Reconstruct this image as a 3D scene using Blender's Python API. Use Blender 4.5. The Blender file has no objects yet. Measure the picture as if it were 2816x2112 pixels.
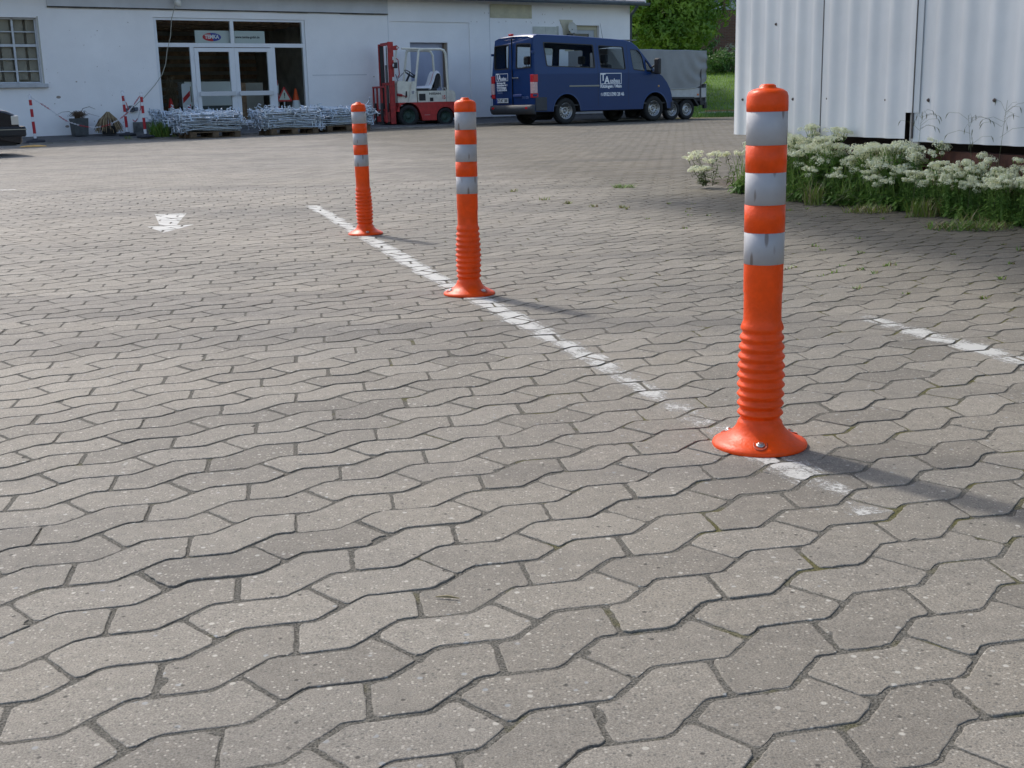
import bpy, bmesh, math, random
import numpy as np
from mathutils import Vector, Matrix
from mathutils.geometry import tessellate_polygon
S = bpy.context.scene
COL = S.collection
PI = math.pi
R = math.radians

# ------------------------------------------------------------------ camera
PITCH, ROLL, FPX, CAMZ = 0.229995, 0.0239664, 3315.66, 0.7479
cp, sp, cr, sr = math.cos(PITCH), math.sin(PITCH), math.cos(ROLL), math.sin(ROLL)
right0, up0, fwd = Vector((1, 0, 0)), Vector((0, sp, cp)), Vector((0, cp, -sp))
rgt = right0 * cr - up0 * sr
upv = right0 * sr + up0 * cr
cam_d = bpy.data.cameras.new('camera')
cam = bpy.data.objects.new('camera', cam_d)
COL.objects.link(cam)
M = Matrix((rgt, upv, -fwd)).transposed().to_4x4()
M.translation = Vector((0, 0, CAMZ))
cam.matrix_world = M
cam_d.sensor_width = 36
cam_d.lens = 36 * FPX / 2816
cam_d.clip_start = 0.05
cam_d.clip_end = 1000
S.camera = cam

# ------------------------------------------------------------------ sky, sun, exposure
SUN_AZ, SUN_EL = R(-36), R(46)
w = bpy.data.worlds.new('World')
S.world = w
w.use_nodes = True
nt = w.node_tree
nt.nodes.clear()
sky = nt.nodes.new('ShaderNodeTexSky')
sky.sky_type = 'NISHITA'
sky.sun_disc = False
sky.sun_elevation = SUN_EL
sky.sun_rotation = SUN_AZ
sky.dust_density = 2.5
bg = nt.nodes.new('ShaderNodeBackground')
bg.inputs[1].default_value = 0.15
wo = nt.nodes.new('ShaderNodeOutputWorld')
nt.links.new(sky.outputs[0], bg.inputs[0])
nt.links.new(bg.outputs[0], wo.inputs[0])
sd = bpy.data.lights.new('sun', 'SUN')
sd.energy = 1.7
sd.angle = R(3.2)
sd.color = (1.0, 0.95, 0.87)
so = bpy.data.objects.new('sun', sd)
COL.objects.link(so)
sdir = Vector((math.sin(SUN_AZ) * math.cos(SUN_EL), math.cos(SUN_AZ) * math.cos(SUN_EL), math.sin(SUN_EL)))
so.rotation_euler = sdir.to_track_quat('Z', 'Y').to_euler()
so.location = (0, 0, 20)
S.view_settings.view_transform = 'Standard'
S.view_settings.look = 'None'
S.view_settings.exposure = 0.76
S.view_settings.gamma = 1
S.view_settings.use_curve_mapping = False

# ------------------------------------------------------------------ helpers
def smooth(a, b, x):
    t = min(max((x - a) / (b - a), 0), 1)
    return t * t * (3 - 2 * t)

def gz(x, y):
    "height of the yard: gentle rise towards the buildings, small undulation"
    g = .15 * smooth(20, 34, y) * (1 - .3 * smooth(0, 8, x))
    f = smooth(0, 3, y) * (1 - smooth(14, 20, y))
    g += f * (.004 * math.sin(1.7 * x + .8 * y) + .003 * math.sin(2.9 * x - 1.3 * y + 1) + .0025 * math.sin(.9 * x + 3.1 * y + 2))
    return g

def emb(x, y):
    "grass bank beyond the yard"
    return gz(x, y) + 1.75 * smooth(42, 57, y)

def mat(name, col, rough=.7, metal=0, spec=.5, noise=0, nscale=8, bump=0, bscale=60, col2=None, coat=0):
    m = bpy.data.materials.new(name)
    m.use_nodes = True
    t = m.node_tree
    b = t.nodes['Principled BSDF']
    b.inputs['Roughness'].default_value = rough
    b.inputs['Metallic'].default_value = metal
    b.inputs['Specular IOR Level'].default_value = spec
    b.inputs['Coat Weight'].default_value = coat
    b.inputs['Base Color'].default_value = (*col, 1)
    tc = t.nodes.new('ShaderNodeTexCoord')
    if noise or col2:
        n = t.nodes.new('ShaderNodeTexNoise')
        n.inputs['Scale'].default_value = nscale
        n.inputs['Detail'].default_value = 6
        n.inputs['Roughness'].default_value = .65
        t.links.new(tc.outputs['Object'], n.inputs['Vector'])
        r = t.nodes.new('ShaderNodeValToRGB')
        r.color_ramp.elements[0].position = .35
        r.color_ramp.elements[1].position = .68
        c2 = col2 or tuple(min(1, c * (1 + noise)) for c in col)
        c1 = col if col2 else tuple(c * (1 - noise) for c in col)
        r.color_ramp.elements[0].color = (*c1, 1)
        r.color_ramp.elements[1].color = (*c2, 1)
        t.links.new(n.outputs[0], r.inputs[0])
        t.links.new(r.outputs[0], b.inputs['Base Color'])
    if bump:
        n2 = t.nodes.new('ShaderNodeTexNoise')
        n2.inputs['Scale'].default_value = bscale
        n2.inputs['Detail'].default_value = 4
        t.links.new(tc.outputs['Object'], n2.inputs['Vector'])
        bp = t.nodes.new('ShaderNodeBump')
        bp.inputs['Strength'].default_value = bump
        bp.inputs['Distance'].default_value = .01
        t.links.new(n2.outputs[0], bp.inputs['Height'])
        t.links.new(bp.outputs[0], b.inputs['Normal'])
    return m

def glass_mat(name, tint=(.75, .8, .8), refl=.12):
    m = bpy.data.materials.new(name)
    m.use_nodes = True
    t = m.node_tree
    t.nodes.clear()
    o = t.nodes.new('ShaderNodeOutputMaterial')
    tr = t.nodes.new('ShaderNodeBsdfTransparent')
    tr.inputs[0].default_value = (*tint, 1)
    gl = t.nodes.new('ShaderNodeBsdfGlossy')
    gl.inputs['Roughness'].default_value = .02
    fr = t.nodes.new('ShaderNodeLayerWeight')
    fr.inputs['Blend'].default_value = refl
    mx = t.nodes.new('ShaderNodeMixShader')
    t.links.new(fr.outputs['Fresnel'], mx.inputs[0])
    t.links.new(tr.outputs[0], mx.inputs[1])
    t.links.new(gl.outputs[0], mx.inputs[2])
    t.links.new(mx.outputs[0], o.inputs[0])
    return m

def leaf_mat(name, c1, c2, scale=6, tr=.35, rough=.5):
    m = bpy.data.materials.new(name)
    m.use_nodes = True
    t = m.node_tree
    b = t.nodes['Principled BSDF']
    o = t.nodes['Material Output']
    b.inputs['Roughness'].default_value = rough
    tc = t.nodes.new('ShaderNodeTexCoord')
    n = t.nodes.new('ShaderNodeTexNoise')
    n.inputs['Scale'].default_value = scale
    n.inputs['Detail'].default_value = 5
    t.links.new(tc.outputs['Object'], n.inputs['Vector'])
    r = t.nodes.new('ShaderNodeValToRGB')
    r.color_ramp.elements[0].position = .33
    r.color_ramp.elements[1].position = .67
    r.color_ramp.elements[0].color = (*c1, 1)
    r.color_ramp.elements[1].color = (*c2, 1)
    t.links.new(n.outputs[0], r.inputs[0])
    t.links.new(r.outputs[0], b.inputs['Base Color'])
    ts = t.nodes.new('ShaderNodeBsdfTranslucent')
    t.links.new(r.outputs[0], ts.inputs[0])
    mx = t.nodes.new('ShaderNodeMixShader')
    mx.inputs[0].default_value = tr
    t.links.new(b.outputs[0], mx.inputs[1])
    t.links.new(ts.outputs[0], mx.inputs[2])
    t.links.new(mx.outputs[0], o.inputs[0])
    return m

class MB:
    "collects shapes, builds ONE mesh object"
    def __init__(s):
        s.v, s.f, s.m, s.sm = [], [], [], []
    def add(s, vs, fs, mi=0, smooth=False):
        o = len(s.v)
        s.v += [tuple(v) for v in vs]
        for f in fs:
            s.f.append(tuple(i + o for i in f)); s.m.append(mi); s.sm.append(smooth)
        return s
    def box(s, x0, x1, y0, y1, z0, z1, mi=0, mx=None, ch=0):
        x0, x1 = min(x0, x1), max(x0, x1); y0, y1 = min(y0, y1), max(y0, y1); z0, z1 = min(z0, z1), max(z0, z1)
        if ch:
            bm = bmesh.new()
            bmesh.ops.create_cube(bm, size=1)
            for q in bm.verts:
                q.co = Vector(((x0 + x1) / 2 + q.co.x * (x1 - x0), (y0 + y1) / 2 + q.co.y * (y1 - y0), (z0 + z1) / 2 + q.co.z * (z1 - z0)))
            bmesh.ops.bevel(bm, geom=list(bm.edges), offset=min(ch, .45 * min(x1 - x0, y1 - y0, z1 - z0)), segments=2, affect='EDGES', profile=.5)
            bm.verts.index_update()
            vs = [q.co.copy() for q in bm.verts]; fs = [[q.index for q in f.verts] for f in bm.faces]
            bm.free()
        else:
            vs = [Vector((x, y, z)) for z in (z0, z1) for y in (y0, y1) for x in (x0, x1)]
            fs = [(0, 2, 3, 1), (4, 5, 7, 6), (0, 1, 5, 4), (2, 6, 7, 3), (0, 4, 6, 2), (1, 3, 7, 5)]
        if mx: vs = [mx @ q for q in vs]
        return s.add(vs, fs, mi)
    def tube(s, pts, r, n=8, mi=0, caps=True, smooth=True):
        pts = [Vector(p) for p in pts]
        rs = r if isinstance(r, (list, tuple)) else [r] * len(pts)
        vs, fs = [], []
        t0 = (pts[1] - pts[0]).normalized()
        a = Vector((0, 0, 1)) if abs(t0.z) < .9 else Vector((1, 0, 0))
        u = t0.cross(a).normalized()
        for i, p in enumerate(pts):
            if i == 0: t = t0
            elif i == len(pts) - 1: t = (pts[i] - pts[i - 1]).normalized()
            else: t = ((pts[i + 1] - p).normalized() + (p - pts[i - 1]).normalized()).normalized()
            u = (u - t * u.dot(t)).normalized()
            v = t.cross(u)
            for k in range(n):
                an = 2 * PI * k / n
                vs.append(p + (u * math.cos(an) + v * math.sin(an)) * rs[i])
        for i in range(len(pts) - 1):
            for k in range(n):
                fs.append((i * n + k, i * n + (k + 1) % n, (i + 1) * n + (k + 1) % n, (i + 1) * n + k))
        s.add(vs, fs, mi, smooth)
        if caps:
            s.add([vs[k] for k in range(n)], [tuple(range(n))[::-1]], mi)
            s.add([vs[-n + k] for k in range(n)], [tuple(range(n))], mi)
        return s
    def lathe(s, prof, n=32, mi=0, mx=None, smooth=True, caps=True):
        "prof: list of (r, z) from bottom to top"
        vs = [Vector((r * math.cos(2 * PI * k / n), r * math.sin(2 * PI * k / n), z)) for r, z in prof for k in range(n)]
        fs = [(i * n + k, i * n + (k + 1) % n, (i + 1) * n + (k + 1) % n, (i + 1) * n + k) for i in range(len(prof) - 1) for k in range(n)]
        if mx: vs = [mx @ q for q in vs]
        s.add(vs, fs, mi, smooth)
        if caps:
            s.add(vs[:n], [tuple(range(n))[::-1]], mi)
            s.add(vs[-n:], [tuple(range(n))], mi)
        return s
    def prism(s, poly, y0, y1, mi=0, mx=None):
        "poly in (x,z), extruded along y"
        n = len(poly)
        vs = [Vector((x, y0, z)) for x, z in poly] + [Vector((x, y1, z)) for x, z in poly]
        if mx: vs = [mx @ q for q in vs]
        fs = [tuple(range(n)), tuple(range(n, 2 * n))[::-1]] + [(i, i + n, (i + 1) % n + n, (i + 1) % n) for i in range(n)]
        return s.add(vs, fs, mi)
    def holed(s, outer, holes, fn, mi=0):
        "2D polygon with holes -> triangles; fn maps (a,b) to a 3D point"
        polys = [[Vector((a, b, 0)) for a, b in p] for p in [outer] + holes]
        tris = tessellate_polygon(polys)
        flat = [q for p in [outer] + holes for q in p]
        return s.add([fn(a, b) for a, b in flat], [tuple(t) for t in tris], mi)
    def build(s, name, mats, parent=None, loc=(0, 0, 0), rz=0, weld=False, recalc=False):
        me = bpy.data.meshes.new(name)
        me.from_pydata([tuple(v) for v in s.v], [], s.f)
        for mm in (mats if isinstance(mats, (list, tuple)) else [mats]): me.materials.append(mm)
        me.polygons.foreach_set('material_index', s.m)
        me.polygons.foreach_set('use_smooth', s.sm)
        if weld or recalc:
            bm = bmesh.new(); bm.from_mesh(me)
            if weld: bmesh.ops.remove_doubles(bm, verts=bm.verts, dist=1e-5)
            if recalc: bmesh.ops.recalc_face_normals(bm, faces=bm.faces)
            bm.to_mesh(me); bm.free()
        me.update()
        o = bpy.data.objects.new(name, me)
        COL.objects.link(o)
        o.location = loc
        o.rotation_euler = (0, 0, rz)
        if parent: o.parent = parent
        return o

def tag(o, label=None, cat=None, group=None, kind=None):
    if label: o['label'] = label
    if cat: o['category'] = cat
    if group: o['group'] = group
    if kind: o['kind'] = kind
    return o

def thing(name, label, cat, loc=(0, 0, 0), rz=0, group=None):
    o = bpy.data.objects.new(name, None)
    COL.objects.link(o)
    o.location = loc
    o.rotation_euler = (0, 0, rz)
    return tag(o, label, cat, group)

def copy_tree(o, parent=None):
    c = o.copy(); COL.objects.link(c); c.parent = parent
    for ch in list(o.children): copy_tree(ch, c)
    return c

def text(name, body, size, m, parent, origin, xdir, updir, align='LEFT', sx=1.0, bold=0.0, ext=.001):
    "lettering as a thin mesh; origin/xdir/updir in the parent's frame"
    cu = bpy.data.curves.new(name, 'FONT')
    cu.body = body; cu.size = size; cu.align_x = align; cu.align_y = 'CENTER'
    cu.extrude = ext; cu.offset = bold; cu.resolution_u = 3
    tmp = bpy.data.objects.new(name + '_tmp', cu)
    COL.objects.link(tmp)
    dg = bpy.context.evaluated_depsgraph_get()
    me = bpy.data.meshes.new_from_object(tmp.evaluated_get(dg))
    bpy.data.objects.remove(tmp)
    me.materials.clear(); me.materials.append(m)
    x = Vector(xdir).normalized(); u = Vector(updir).normalized(); z = x.cross(u)
    mm = Matrix((x, u, z)).transposed().to_4x4() @ Matrix.Diagonal((sx, 1, 1, 1))
    mm.translation = Vector(origin)
    me.transform(mm)
    o = bpy.data.objects.new(name, me)
    COL.objects.link(o)
    if parent: o.parent = parent
    return o

def chaikin(poly, d):
    out = []
    n = len(poly)
    for i in range(n):
        a, b, c = Vector(poly[i - 1]), Vector(poly[i]), Vector(poly[(i + 1) % n])
        la, lc = (a - b).length, (c - b).length
        out.append(tuple(b + (a - b) * min(.45, d / la))); out.append(tuple(b + (c - b) * min(.45, d / lc)))
    return out

def roundpoly(poly, r, n=4):
    out = []
    N = len(poly)
    for i in range(N):
        a, b, c = Vector(poly[i - 1]), Vector(poly[i]), Vector(poly[(i + 1) % N])
        d1 = (a - b); d2 = (c - b)
        p = b + d1 * min(.45, r / d1.length); q = b + d2 * min(.45, r / d2.length)
        for k in range(n + 1):
            t = k / n
            out.append(tuple(p * (1 - t) ** 2 + b * 2 * t * (1 - t) + q * t * t))
    return out

# ------------------------------------------------------------------ ground materials
def nodes_of(m):
    t = m.node_tree
    return t, t.nodes['Principled BSDF']

def N(t, typ, **kw):
    n = t.nodes.new(typ)
    for k, v in kw.items():
        if k.startswith('i_'): n.inputs[k[2:].replace('_', ' ')].default_value = v
        else: setattr(n, k, v)
    return n

def ramp(t, src, p0, c0, p1, c1, extra=()):
    r = t.nodes.new('ShaderNodeValToRGB')
    e = r.color_ramp.elements
    e[0].position = p0; e[0].color = (*c0, 1) if len(c0) == 3 else c0
    e[1].position = p1; e[1].color = (*c1, 1) if len(c1) == 3 else c1
    for p, c in extra:
        q = e.new(p); q.color = (*c, 1)
    t.links.new(src, r.inputs[0])
    return r.outputs[0]

def mixc(t, fac, a, b, mode='MIX'):
    n = t.nodes.new('ShaderNodeMix')
    n.data_type = 'RGBA'; n.blend_type = mode
    if isinstance(fac, (int, float)): n.inputs[0].default_value = fac
    else: t.links.new(fac, n.inputs[0])
    for s_, v in ((6, a), (7, b)):
        if isinstance(v, tuple): n.inputs[s_].default_value = (*v, 1)
        else: t.links.new(v, n.inputs[s_])
    return n.outputs[2]

G3 = lambda v: (v, v, v)
paver_m = bpy.data.materials.new('concrete_paver')
paver_m.use_nodes = True
t, b = nodes_of(paver_m)
geo = N(t, 'ShaderNodeTexCoord').outputs['Object']
att = N(t, 'ShaderNodeAttribute', attribute_name='tint').outputs['Fac']
fine = N(t, 'ShaderNodeTexNoise'); fine.inputs['Scale'].default_value = 420; fine.inputs['Detail'].default_value = 3; fine.inputs['Roughness'].default_value = .7
med = N(t, 'ShaderNodeTexNoise'); med.inputs['Scale'].default_value = 34; med.inputs['Detail'].default_value = 6; med.inputs['Roughness'].default_value = .7
big = N(t, 'ShaderNodeTexNoise'); big.inputs['Scale'].default_value = .8; big.inputs['Detail'].default_value = 5
vor = N(t, 'ShaderNodeTexVoronoi'); vor.inputs['Scale'].default_value = 170
vor2 = N(t, 'ShaderNodeTexVoronoi'); vor2.inputs['Scale'].default_value = 68
pit = N(t, 'ShaderNodeTexVoronoi'); pit.inputs['Scale'].default_value = 47
for n_ in (fine, med, big, vor, vor2, pit): t.links.new(geo, n_.inputs['Vector'])
base = ramp(t, att, 0, (.180, .166, .144), 1, (.254, .236, .206), ((.5, (.224, .207, .179)),))
c = mixc(t, .75, base, ramp(t, fine.outputs[0], .32, G3(.42), .68, G3(1.58)), 'MULTIPLY')
c = mixc(t, .5, c, ramp(t, med.outputs[0], .3, G3(.72), .7, G3(1.26)), 'MULTIPLY')
c = mixc(t, .55, c, ramp(t, big.outputs[0], .32, (.66, .68, .71), .7, (1.14, 1.12, 1.08)), 'MULTIPLY')
# aggregate grains: random pale and dark stones
sep = N(t, 'ShaderNodeSeparateColor'); t.links.new(vor.outputs['Color'], sep.inputs[0])
grain = ramp(t, vor.outputs['Distance'], .28, G3(1), .42, G3(0))
pale = ramp(t, sep.outputs[0], .80, G3(0), .84, G3(1))
dark = ramp(t, sep.outputs[1], .76, G3(0), .80, G3(1))
f1 = mixc(t, 1.0, grain, pale, 'MULTIPLY')
c = mixc(t, mixc(t, 1.0, f1, G3(.6), 'MULTIPLY'), c, (.46, .44, .39))
f2 = mixc(t, 1.0, grain, dark, 'MULTIPLY')
c = mixc(t, mixc(t, 1.0, f2, G3(.7), 'MULTIPLY'), c, (.085, .085, .08))
sep2 = N(t, 'ShaderNodeSeparateColor'); t.links.new(vor2.outputs['Color'], sep2.inputs[0])
g2 = ramp(t, vor2.outputs['Distance'], .22, G3(1), .34, G3(0))
pale2 = ramp(t, sep2.outputs[0], .925, G3(0), .945, G3(1))
f3 = mixc(t, 1.0, g2, pale2, 'MULTIPLY')
c = mixc(t, mixc(t, 1.0, f3, G3(.8), 'MULTIPLY'), c, mixc(t, sep2.outputs[2], (.48, .46, .41), (.26, .28, .29)))
sep3 = N(t, 'ShaderNodeSeparateColor'); t.links.new(pit.outputs['Color'], sep3.inputs[0])
pm = mixc(t, 1.0, ramp(t, pit.outputs['Distance'], .10, G3(1), .2, G3(0)), ramp(t, sep3.outputs[0], .86, G3(0), .88, G3(1)), 'MULTIPLY')
c = mixc(t, mixc(t, 1.0, pm, G3(.85), 'MULTIPLY'), c, (.035, .033, .03))
# film of dirt and moss with painted-in shade beside the planting bed, and old tyre streaks across the yard
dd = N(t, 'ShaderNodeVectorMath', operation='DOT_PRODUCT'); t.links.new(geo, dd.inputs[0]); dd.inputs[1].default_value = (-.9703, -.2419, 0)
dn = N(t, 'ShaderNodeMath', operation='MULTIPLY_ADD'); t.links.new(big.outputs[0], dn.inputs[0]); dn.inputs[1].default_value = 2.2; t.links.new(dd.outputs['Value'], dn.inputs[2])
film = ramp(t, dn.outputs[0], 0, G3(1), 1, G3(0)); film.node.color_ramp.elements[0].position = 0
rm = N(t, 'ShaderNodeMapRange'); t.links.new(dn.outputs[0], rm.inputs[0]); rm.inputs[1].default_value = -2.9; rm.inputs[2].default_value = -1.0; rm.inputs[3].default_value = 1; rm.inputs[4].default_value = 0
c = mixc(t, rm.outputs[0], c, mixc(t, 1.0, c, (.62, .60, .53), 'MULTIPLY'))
mps = N(t, 'ShaderNodeMapping'); mps.inputs['Rotation'].default_value = (0, 0, R(-14)); mps.inputs['Scale'].default_value = (.10, 1.5, 1); t.links.new(geo, mps.inputs[0])
stn = N(t, 'ShaderNodeTexNoise'); stn.inputs['Scale'].default_value = 1.1; stn.inputs['Detail'].default_value = 5; stn.inputs['Distortion'].default_value = .6; t.links.new(mps.outputs[0], stn.inputs['Vector'])
c = mixc(t, .8, c, ramp(t, stn.outputs[0], .30, (.70, .70, .72), .46, (1.03, 1.02, 1.0)), 'MULTIPLY')
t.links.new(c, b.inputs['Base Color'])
b.inputs['Roughness'].default_value = .78
b.inputs['Specular IOR Level'].default_value = .35
bp = N(t, 'ShaderNodeBump'); bp.inputs['Strength'].default_value = .8; bp.inputs['Distance'].default_value = .0016
hh = mixc(t, .5, fine.outputs[0], vor.outputs['Distance'])
hh = mixc(t, pm, hh, (0, 0, 0))
t.links.new(hh, bp.inputs['Height']); t.links.new(bp.outputs[0], b.inputs['Normal'])

joint_m = bpy.data.materials.new('joint_sand')
joint_m.use_nodes = True
t, b = nodes_of(joint_m)
geo = N(t, 'ShaderNodeTexCoord').outputs['Object']
n1 = N(t, 'ShaderNodeTexNoise'); n1.inputs['Scale'].default_value = 300; n1.inputs['Detail'].default_value = 4
n2 = N(t, 'ShaderNodeTexNoise'); n2.inputs['Scale'].default_value = 7; n2.inputs['Detail'].default_value = 6
n3 = N(t, 'ShaderNodeTexNoise'); n3.inputs['Scale'].default_value = .55; n3.inputs['Detail'].default_value = 4
for q in (n1, n2, n3): t.links.new(geo, q.inputs['Vector'])
sx = N(t, 'ShaderNodeSeparateXYZ'); t.links.new(geo, sx.inputs[0])
sand = ramp(t, n1.outputs[0], .3, (.045, .043, .038), .72, (.21, .20, .175))
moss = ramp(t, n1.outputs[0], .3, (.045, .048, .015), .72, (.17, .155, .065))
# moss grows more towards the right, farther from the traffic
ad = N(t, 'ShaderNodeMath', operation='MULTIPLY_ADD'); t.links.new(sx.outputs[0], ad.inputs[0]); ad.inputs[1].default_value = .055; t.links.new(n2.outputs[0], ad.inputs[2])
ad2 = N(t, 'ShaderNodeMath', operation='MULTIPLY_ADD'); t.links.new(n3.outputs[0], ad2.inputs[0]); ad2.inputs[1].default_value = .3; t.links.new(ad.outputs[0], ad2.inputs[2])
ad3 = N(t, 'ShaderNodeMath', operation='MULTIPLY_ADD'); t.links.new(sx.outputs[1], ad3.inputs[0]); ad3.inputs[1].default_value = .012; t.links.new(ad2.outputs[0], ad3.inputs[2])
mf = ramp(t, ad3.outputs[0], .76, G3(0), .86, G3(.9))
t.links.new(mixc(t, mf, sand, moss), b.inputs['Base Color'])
b.inputs['Roughness'].default_value = .95
b.inputs['Specular IOR Level'].default_value = .15
bp = N(t, 'ShaderNodeBump'); bp.inputs['Strength'].default_value = .9; bp.inputs['Distance'].default_value = .004
t.links.new(n1.outputs[0], bp.inputs['Height']); t.links.new(bp.outputs[0], b.inputs['Normal'])

paint_m = bpy.data.materials.new('worn_white_paint')
paint_m.use_nodes = True
t, b = nodes_of(paint_m)
geo = N(t, 'ShaderNodeTexCoord').outputs['Object']
n1 = N(t, 'ShaderNodeTexNoise'); n1.inputs['Scale'].default_value = 95; n1.inputs['Detail'].default_value = 6; n1.inputs['Roughness'].default_value = .85
n2 = N(t, 'ShaderNodeTexNoise'); n2.inputs['Scale'].default_value = 9; n2.inputs['Detail'].default_value = 4
for q in (n1, n2): t.links.new(geo, q.inputs['Vector'])
wr = N(t, 'ShaderNodeAttribute', attribute_name='wear').outputs['Fac']
s1 = N(t, 'ShaderNodeMath', operation='MULTIPLY_ADD'); t.links.new(n2.outputs[0], s1.inputs[0]); s1.inputs[1].default_value = .75; t.links.new(n1.outputs[0], s1.inputs[2])
s2 = N(t, 'ShaderNodeMath', operation='SUBTRACT'); t.links.new(s1.outputs[0], s2.inputs[0]); t.links.new(wr, s2.inputs[1])
al = ramp(t, s2.outputs[0], .42, G3(0), .60, G3(.93))
tr = N(t, 'ShaderNodeBsdfTransparent'); mx = N(t, 'ShaderNodeMixShader')
b.inputs['Base Color'].default_value = (.50, .50, .48, 1); b.inputs['Roughness'].default_value = .7
t.links.new(al, mx.inputs[0]); t.links.new(tr.outputs[0], mx.inputs[1]); t.links.new(b.outputs[0], mx.inputs[2])
t.links.new(mx.outputs[0], t.nodes['Material Output'].inputs[0])

lawn_m = leaf_mat('lawn', (.045, .10, .012), (.10, .19, .025), 1.2, .1, .9)
soil_m = mat('soil', (.085, .068, .05), .95, noise=.4, nscale=20, bump=.8, bscale=80)
asphalt_m = mat('old_asphalt', (.105, .10, .095), .9, noise=.25, nscale=5, bump=.5, bscale=200)

# ------------------------------------------------------------------ ground sheet (joint sand under the pavers, earth beyond)
def axis(segs):
    out = []
    for a, b_, st in segs:
        n = max(1, round((b_ - a) / st)); out += [a + (b_ - a) * i / n for i in range(n)]
    return out + [segs[-1][1]]
rnd = random.Random(5)
xs = axis([(-260, -30, 40), (-30, -12, 1.5), (-12, -4, .4), (-4, -1.6, .15), (-1.6, 2.0, .03), (2.0, 6, .15), (6, 12, .4), (12, 30, 1.5), (30, 260, 40)])
ys = axis([(-60, 0, 10), (0, .9, .3), (.9, 4.2, .03), (4.2, 9, .12), (9, 20, .25), (20, 62, 1.2), (62, 500, 60)])
vs = []
for y in ys:
    for x in xs:
        near = -1.6 <= x <= 2.0 and .9 <= y <= 4.2
        d = -.0018 - (rnd.random() - .5) * .0012 if near else (-.0024 if y < 9 else -.006)
        vs.append((x, y, emb(x, y) + d))
nx = len(xs)
fs = [(j * nx + i, j * nx + i + 1, (j + 1) * nx + i + 1, (j + 1) * nx + i) for j in range(len(ys) - 1) for i in range(nx - 1)]
g = MB().add(vs, fs, 0, True)
for i, f in enumerate(g.f):
    cx_ = sum(vs[k][0] for k in f) / 4; cy_ = sum(vs[k][1] for k in f) / 4
    if cy_ > 41 or abs(cx_) > 24: g.m[i] = 1
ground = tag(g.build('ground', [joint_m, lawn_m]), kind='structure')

# ------------------------------------------------------------------ interlocking zigzag pavers
PER, SEGV, ROWH = .2019, .0418, .113
pdir = Vector((.832, .555)).normalized(); vdir = Vector((-pdir.y, pdir.x))
ORG = Vector((-.236, 1.576))
def uv(u, v): return ORG + pdir * u + vdir * v
def lerp(a, b, t): return (a[0] + (b[0] - a[0]) * t, a[1] + (b[1] - a[1]) * t)
def stone_uv(row, k):
    v0 = -row * ROWH; v1 = -(row + 1) * ROWH
    def A(kk, v): return (kk * PER, v)
    def Bp(kk, v): return (kk * PER + PER / 2, v + SEGV)
    if row % 2 == 0:    # cross joints on the slants
        j = lambda kk, v, tt: lerp(A(kk, v), Bp(kk, v), tt)
        up = [j(k, v0, .42), Bp(k, v0), A(k + 1, v0), j(k + 1, v0, .42)]
        dn = [j(k, v1, .60), Bp(k, v1), A(k + 1, v1), j(k + 1, v1, .60)]
    else:               # cross joints on the flats
        j = lambda kk, v, tt: lerp(Bp(kk, v), A(kk + 1, v), tt)
        up = [j(k, v0, .73), A(k + 1, v0), Bp(k + 1, v0), j(k + 1, v0, .73)]
        dn = [j(k, v1, .30), A(k + 1, v1), Bp(k + 1, v1), j(k + 1, v1, .30)]
    return up + dn[::-1]
def inset(poly, d):
    n = len(poly); out = []
    ar = sum(poly[i - 1][0] * poly[i][1] - poly[i][0] * poly[i - 1][1] for i in range(n))
    sg = 1 if ar > 0 else -1
    for i in range(n):
        a, b_, c_ = poly[i - 1], poly[i], poly[(i + 1) % n]
        e1 = Vector((b_[0] - a[0], b_[1] - a[1])).normalized(); e2 = Vector((c_[0] - b_[0], c_[1] - b_[1])).normalized()
        n1_ = Vector((-e1.y, e1.x)) * sg; n2_ = Vector((-e2.y, e2.x)) * sg
        m_ = (n1_ + n2_); m_ = m_ / max(.5, m_.dot(n1_))
        out.append((b_[0] + m_.x * d, b_[1] + m_.y * d))
    return out
KERB_OFF = 1.95     # paving ends this far in front of the warehouse wall
WA = Vector((-.86, 36)); WW = Vector((math.sin(R(55.6)), math.cos(R(55.6)))); WN = Vector((WW.y, -WW.x))
HA = Vector((2.04, 10.52)); HW = Vector((math.sin(R(-14)), math.cos(R(-14)))); HNL = Vector((-HW.y, HW.x))
def bed_front(s):      # distance of the planting bed edge left of the hall wall, s along the wall
    return .10 + .29 * smooth(-.2, -.9, s) - .34 * smooth(-1.4, -3.1, s) + .025 * math.sin(s * 7) + .02 * math.sin(s * 17 + 1)
pv, pf, ptint = [], [], []
PAINT = {}
near_tops = []
rnd = random.Random(11)
Ymax = 41
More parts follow.
